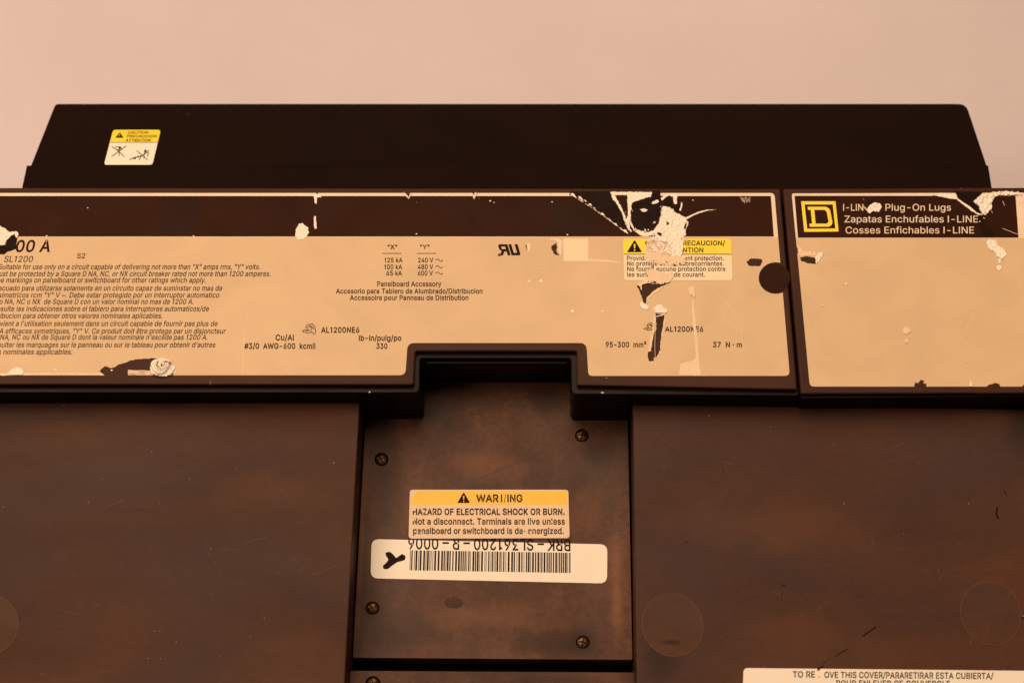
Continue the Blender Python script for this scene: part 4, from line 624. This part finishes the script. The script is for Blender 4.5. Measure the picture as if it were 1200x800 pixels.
for i, (p, m, h) in enumerate([(q([(390, 400), (700, 395), (668, 440), (662, 520), (600, 560), (420, 540), (372, 520)]), 'cream', .0001),
      (q([(365, 545), (440, 530), (690, 545), (695, 580), (680, 605), (600, 615), (500, 605), (430, 590), (385, 588)]), 'cream', .00012),
      (q([(395, 672), (430, 668), (440, 690), (400, 695)]), 'cream', .00008), (q([(530, 672), (590, 660), (600, 700), (560, 700)]), 'cream', .00008), (q([(498, 598), (530, 592), (535, 608), (505, 612)]), 'cream', .00008)]):
    flake('worn_spot', COVER, p, M[m], ca, CH+h, .00015, 200+i, j=.4)

# ------------------------------------------------------------------ right label
z3 = lambda p: z(p, 920, 220, 4.286)
lab3 = rounded([(927.7, 227), (1252, 226), (1272, 453), (949, 453)], [3, 3, 5, 5])
hl = [jag(h, .4, 1.7, 300+i) for i, h in enumerate([
  z3([(850, 20), (1000, 20), (960, 55), (985, 120), (1010, 190), (1060, 240), (1000, 250), (975, 200), (960, 130), (930, 105), (880, 62)]),
  z3([(75, 350), (110, 345), (150, 352), (155, 385), (110, 380), (80, 368)]),
  z3([(50, 285), (66, 310), (66, 330), (40, 330), (40, 285)]),
  [(1071, 455), (1072, 448), (1076, 449), (1079, 445), (1083, 446), (1082, 449), (1086, 450), (1085, 455)],
  [(1155, 455), (1158, 451), (1163, 450), (1166, 448.5), (1171, 450), (1173, 455)], [(1197, 455), (1199, 451), (1206, 450), (1208, 455)],
  z3([(415, 70), (470, 85), (478, 118), (440, 130), (420, 120)])])]
pol = [lab3, [(920, 220), (1260, 220), (1260, 279), (920, 279)], [(931, 229.8), (1190, 229.8), (1193.5, 278.8), (935, 278.8)], [(1194.5, 229.8), (1248, 229.8), (1252, 278.8), (1198, 278.8)]]+hl
lug = sheet('lug_label', COVER, H0, pol, list(range(4, len(pol))), {0: 0, 1: 1, 2: 2, 3: 1}, [M['tan'], M['border'], M['header']], root, thick=.00015)
for k in (0, 6): sheet('exposed_patch', COVER, .00004, [hl[k]], [], {}, M['chip'], lug, thick=.00003)
T = Print(COVER, H0+.00003)
T.text('I-LIN', 988, 1011.5, 247.2, 7.8, 0, .004); T.text('Plug-On Lugs', 1037.5, 1114.3, 247.2, 7.8, 0, .004)
T.text('Zapatas Enchufables I-LINE', 989.6, 1146, 260.9, 7.8, 0, .004); T.text('Cosses Enfichables I-LINE', 990.8, 1141.4, 273.8, 7.8, 0, .004)
T.build('lettering', M['pale_ink'], lug)
T = Print(COVER, H0+.00003)
T.shape([(938.7, 236.2), (979, 236.2), (982.7, 271.6), (942.4, 272)], [[(942.8, 240), (975.8, 240), (978.8, 268), (945.9, 268.3)]])
T.shape(rounded([(946.3, 242.6), (968.2, 242.6), (972.5, 245.3), (975.8, 262.5), (972.2, 266), (948.8, 266.1), (948.4, 262.4), (951.6, 262.4), (950, 246.3), (946.7, 246.3)], [0, 2, 3, 3, 2, 0, 0, 0, 0, 0], 3),
        [rounded([(954.2, 246.3), (966.3, 246.3), (968.6, 248.3), (971, 260), (969, 262.4), (955.8, 262.4)], [0, 1, 1, 1, 1, 0], 3)])
T.build('square_emblem', M['yellow'], lug)
def s3(p, m='paper', h=.0002, amp=.0002, seed=1, j=.4): return flake('paper_tear', COVER, p, M[m], lug, H0+h, amp, seed, j=j)
s3(z3([(410, 115), (425, 90), (445, 78), (475, 82), (485, 100), (470, 125), (440, 120), (425, 132)]), seed=310, amp=.0004)
s3(z3([(388, 55), (400, 70), (430, 78), (460, 75), (470, 82), (440, 86), (410, 82)]), 'brownpaper', seed=311); s3(z3([(395, 92), (410, 110), (425, 128), (418, 130), (400, 108), (390, 98)]), 'brownpaper', seed=312)
s3(z3([(740, 38), (790, 30), (840, 35), (865, 50), (860, 62), (835, 58), (800, 52), (770, 46)]), seed=313)
s3(z3([(860, 52), (880, 68), (930, 100), (965, 130), (985, 135), (975, 142), (940, 122), (900, 92), (866, 66)]), seed=314, j=.25)
s3(z3([(945, 72), (985, 42), (1050, 26), (1100, 24), (1180, 28), (1190, 40), (1100, 40), (1058, 46), (1040, 66), (1034, 112), (1008, 140), (985, 128), (968, 92)]), seed=315, amp=.0008, j=.8)
s3(z3([(1010, 270), (1030, 262), (1060, 270), (1068, 295), (1100, 310), (1112, 340), (1090, 362), (1060, 345), (1050, 322), (1020, 310)]), seed=316, amp=.00035); s3(z3([(1062, 395), (1080, 390), (1088, 405), (1075, 418), (1062, 410)]), seed=317); s3(z3([(1070, 360), (1084, 362), (1082, 382), (1072, 382)]), seed=318)
s3(z3([(60, 285), (85, 310), (110, 345), (80, 345), (66, 330)]), 'cream', .00008, seed=319); s3(z3([(150, 352), (175, 325), (190, 328), (185, 350), (156, 386)]), seed=320, amp=.0004)
s3(z3([(80, 320), (150, 325), (160, 345), (100, 343)]), 'cream', .00008, seed=321)
s3([(1058, 387), (1060, 383.5), (1066, 384), (1067, 389), (1062, 392), (1058.5, 391)], seed=322, m='cream'); s3([(1059.5, 398.5), (1064, 398), (1065, 402), (1061, 403)], seed=323, m='cream')
s3([(1137, 446), (1138, 446), (1139, 453), (1136.5, 453)], seed=324)
s3(z3([(1160, 66), (1190, 70), (1200, 76), (1170, 76)]), seed=325)
for i, (x, y, a) in enumerate([(991.5, 333, 1.8), (964, 358, 1.6), (974, 298, .9), (1150, 252, 1.3), (1153, 256, 1), (1148, 260, 1), (1131, 413, .9), (1132, 425, .8), (1131, 395, .8)]):
    s3([(x-a, y), (x-a*.3, y-a*.8), (x+a, y-a*.2), (x+a*.5, y+a*.7), (x-.4*a, y+a*.6)], seed=330+i, j=.15, h=.00012, m='border')
Sx = Print(COVER, H0+.00004)
def hs(p, wd):
    Sx = Print(COVER, H0+.00004); Sx.line(p, wd); Sx.build('hair_scratch', M['scuff'], lug)
hs([(1150, 365.5), (1141, 372), (1134.5, 381), (1131, 392)], .5); hs([(1175, 268), (1190, 274), (1200, 276)], .5); hs([(1149, 238), (1160, 244), (1163, 250)], .4); hs([(1175, 236), (1177, 241)], .5)
T = Print(COVER, H0+.00003)
for x, y, a in ((950, 349.5, 1.8), (1138, 298, 1.8), (1146, 294.5, 1.4), (1034, 433, .9), (944, 328, .9), (1190, 412, 1)):
    T = Print(COVER, H0+.00003); T.poly(jag(circle(x, y, a, a*.8, 9), .3, 1, int(x))); T.build('dark_spot', M['brownpaper'], lug)

# ------------------------------------------------------------------ small sticker on the far end
bh = .00015
ed = sheet('end_sticker', BAND, bh, [rounded([(132.6, 152.6), (188.4, 152.6), (178.6, 193.4), (122, 193.4)], [3.5, 3.5, 3, 3]), [(120, 150), (195, 150), (195, 167.3), (120, 167.3)]], [], {1: 1}, [M['white'], M['yellow']], root, thick=.00014, label='small tilted yellow and white caution sticker on the black far end')
T = Print(BAND, bh+.00004)
T.shape([(140.6, 155.3), (144.8, 162), (135.2, 162)], [[(140.2, 157.2), (140.9, 157.2), (140.3, 160.4), (139.6, 160.4)]])
T.text('CAUTION', 150, 173.5, 157.2, 2.9, .24, .02); T.text('PRECAUCION', 148.5, 183.5, 161.6, 2.9, .24, .02); T.text('ATTENTION', 147, 176.5, 166.2, 2.9, .24, .02)
T.poly([(129.5, 167.1), (184.6, 167.1), (184.5, 167.7), (129.3, 167.7)])
for l in ([(131, 172), (138, 177), (146, 184)], [(148, 171.5), (139, 178), (131, 184)], [(135, 173), (141, 172.5), (143, 175)], [(140, 174), (139.5, 183)], [(137, 176), (143, 176)],
          [(160, 177), (166, 182), (173, 188)], [(175, 176.5), (168, 182), (161, 185)], [(170, 176), (168.5, 186)], [(152, 187.5), (158, 185), (163, 183.5)], [(166, 183), (163, 188)], [(170, 178), (174, 180), (173, 184)]):
    T.line(l, .9)
T.poly(circle(140.5, 173.5, 1.7, 1.4, 10)); T.poly(circle(157.5, 186, 2, 1.1, 10)); T.poly(circle(170.5, 177, 1.4, 1.2, 10))
T.build('lettering', M['ink'], ed)

# ------------------------------------------------------------------ warning sticker and bar code sticker
bc = sheet('barcode_sticker', LOW, .0001, [rounded([(435.5, 631.3), (711.8, 637.5), (711.3, 683.2), (434.3, 677.2)], [9, 9, 9, 9])], [], {}, M['white'], root, thick=.0001, label='long white bar code sticker with upside-down printing')
T = Print(LOW, .00013)
T.text('BRK \u2013 SL361200 \u2013 R \u2013 0006', 478.4, 668.5, 629.8, 13, 0, .014, 632.2, flip=True)
# the number line drops to the right: re-level by hand below
x = 480.8; rb = random.Random(3)
while x < 668:
    wd = rb.choice([.75, .75, 1.5, 2.1]); t = (x-480)/188
    T.poly([(x, 644.4+3*t), (x+wd, 644.4+3*t), (x+wd-.8*(1-t), 667.8+3.2*t), (x-.8*(1-t), 667.8+3.2*t)])
    x += wd+rb.choice([.8, .8, 1.3, 1.9])
T.build('bar_code', M['ink'], bc)
T = Print(LOW, .00014)
T.poly(rounded([(x, y) for x, y in z([(172, 290), (190, 287), (203, 298), (214, 312), (238, 295), (252, 305), (248, 320), (218, 328), (196, 343), (182, 355), (166, 355), (161, 343), (180, 325), (184, 316), (174, 303)], 400, 560, 3.333)], 1.2, 3))
mk = T.build('marker_scrawl', M['ink'], bc)
wh = .00032
ws = sheet('warning_sticker', LOW, wh, [rounded([(480.4, 573.8), (666, 573.8), (667.5, 630.4), (478.9, 631)], [3.5, 3.5, 4, 4]), [(482.5, 575.2), (664.6, 575.2), (664.9, 591.8), (481.8, 591.8)], [(482, 574), (489, 574.6), (483, 584)]], [], {1: 1, 2: 0}, [M['cream'], M['orange']], root, thick=.0003, label='amber and cream shock warning sticker above the bar code sticker')
T = Print(LOW, wh+.00004)
tri(T, 536.2, 550.6, 577.4, 589.2)
T.text('WAR', 558, 584.5, 588, 8.4, 0, .022); T.text('I', 587, 588.5, 588, 8.4, 0, .022); T.text('/', 590.5, 593, 587.8, 8.2, 0, .004); T.text('ING', 594.5, 612.3, 588, 8.4, 0, .022)
T.text('HAZARD OF ELECTRICAL SHOCK OR BURN.', 483.7, 661.6, 603.1, 7.1, 0, .026)
T.text('Not a disconnect. Terminals are live unless', 483.7, 662, 614.4, 7.1, 0, .021)
T.text('panelboard or switchboard is de-energized.', 484.2, 660.6, 625.4, 7.1, 0, .021)
T.build('lettering', M['ink'], ws)
for i, (x, y, a, b) in enumerate([(484.5, 597, 1.2, 2), (484.5, 609, 1.2, 1.6), (497, 599, 1.5, 1.2), (489, 623.5, 1, 2), (493.5, 624, 1, 1.6), (609.5, 611, .9, 1.2), (620.8, 612, .8, 1.8), (647, 611.5, .9, 1.3), (617.2, 622, 1.6, 3), (622, 624, 1, 2.4)]):
    sheet('worn_spot', LOW, wh+.00007, [jag(circle(x, y, a, b, 9), .3, 1, i)], [], {}, M['cream'], ws, thick=.00003)
# sticker at the bottom of the right plate
rs = sheet('removal_sticker', MAIN, .0001, [rounded([(871.4, 782.2), (1236, 785.8), (1244, 842), (869, 838)], [5, 5, 5, 5]), jag([(957, 780), (962, 780), (960.5, 785.2), (958, 785.8)], .3, 1, 3)], [1], {}, [M['white']], root, thick=.0001, label='white cover removal sticker at the bottom of the right plate')
T = Print(MAIN, .00013)
T.text('TO RE', 929, 955, 793.2, 7, 0, .018); T.text('OVE THIS COVER/PARARETIRAR ESTA CUBIERTA/', 966, 1164, 793.6, 7, 0, .018, 795)
T.text('.', 959.5, 960.6, 793.4, 7, 0, .01)
T.text('POUR ENLEVER CE COUVERCLE', 980, 1113.4, 803.6, 7, 0, .018, 804.3)
T.build('lettering', M['ink'], rs)

# ------------------------------------------------------------------ gouges and smears on the plates
T = Print(MAIN, .00003)
for l, wd in (([(1011.5, 744.5), (1018, 740), (1026.5, 734)], 1.7), ([(979, 769), (986, 764), (993.5, 759.5)], 1.2), ([(963, 778), (972, 771)], .5), ([(959, 782), (965, 780.5)], 2), ([(1176.5, 574), (1179.5, 580)], 1), ([(1169, 594), (1167.5, 602), (1170, 607.5)], 1.8), ([(1195, 721), (1201, 725)], 2.2), ([(1168, 731.5), (1179, 731.5)], 1.4), ([(1152, 731.5), (1158, 731.5)], 1), ([(916, 685), (920, 685.5)], 1.2), ([(917, 692), (916, 702)], .4), ([(846, 546), (848, 555)], .5), ([(770, 751.5), (782, 753), (794, 750)], 1.6), ([(768, 748.5), (775, 749.5)], 1), ([(803, 634), (806, 635)], .8)):
    T = Print(MAIN, .00003); T.line(l, wd); T.build('gouge', M['chip'], rp)
T = Print(MAIN, .00003)
for x, y, a in ((391, 542, 1), (103.5, 588, 1), (247, 642.5, .8), (180.5, 739, .8), (187, 739, .7), (206.5, 752, 1), (173, 771, .8), (188, 771, .8), (49, 789, .7), (310, 724, .8), (75, 475, .9), (336, 470.5, .8), (178, 529, .9), (277, 549, .6), (222, 560.5, .7), (186, 589, .7), (4, 594, .8), (326, 671, .7), (293, 745, .7), (257, 768, .6), (345, 655, .6), (247, 695, .6), (120, 561, .7)):
    T.poly(circle(x, y, a*.8, a*.65, 7))
T.build('dust_specks', M['scuff2'], lp)['kind'] = 'stuff'
T = Print(MAIN, .00003)
for x, y, a in ((831, 487, .8), (778, 548, .7), (989, 590, .8), (1135, 589.5, 1), (771.5, 731.5, 1.2), (1168, 718, 1.1), (1059, 625, .6), (1101, 677, .6), (1137, 752, .7), (870, 692, .7), (1125, 636, .6), (1100, 668, .6), (977, 520, .6), (903, 500, .6), (1022, 636, .6), (940, 720, .6), (1083, 469, .6)):
    T.poly(circle(x, y, a*.8, a*.65, 7))
T.line([(1198, 721), (1201, 722.5)], .8)
T.build('dust_specks', M['scuff2'], rp)['kind'] = 'stuff'
rs_ = random.Random(31)
for k in range(26):
    side = k % 2; x = rs_.uniform(20, 400) if side else rs_.uniform(760, 1190); y = rs_.uniform(485, 775); a = rs_.gauss(.1, .5); L1 = rs_.uniform(6, 34)
    T = Print(MAIN, .00002); T.line([(x, y), (x+L1*.5*math.cos(a), y+L1*.5*math.sin(a)+rs_.uniform(-.6, .6)), (x+L1*math.cos(a), y+L1*math.sin(a))], .28)
    T.build('hair_scratch', M['rim'] if k % 3 else M['black'], lp if side else rp)
for k in range(14):
    x = rs_.uniform(220, 1100); y = rs_.uniform(130, 212); a = rs_.gauss(.1, .5); L1 = rs_.uniform(2, 18)
    T = Print(BAND, .00003); T.line([(x, y), (x+L1*math.cos(a), y+L1*math.sin(a)*.5)], .4); T.build('hair_scratch', M['header'], root)
for x, y, r in ((220, 134, 2.6), (105, 165, 1.4), (700, 150, 1.2), (560, 180, 1)):
    sheet('dust_smear', BAND, .00004, [jag(circle(x, y, r, r*.7, 10), .4, 1, int(x))], [], {}, M['header'], root, thick=.00002)
# scratches and a stain on the middle panel
T = Print(LOW, .00003)
for l, wd in (([(555, 563), (590, 549), (612, 540), (638, 527)], .45), ([(548, 487), (553, 485), (565, 484.5)], 1), ([(550, 518), (553, 517)], 1)):
    T = Print(LOW, .00003); T.line(l, wd); T.build('scratch', M['plate'], mid)
T = Print(LOW, .00003); T.poly(jag(circle(532, 706, 11, 6.5, 24), .8, 2, 4))
T.build('dark_patch', M['plate'], mid)
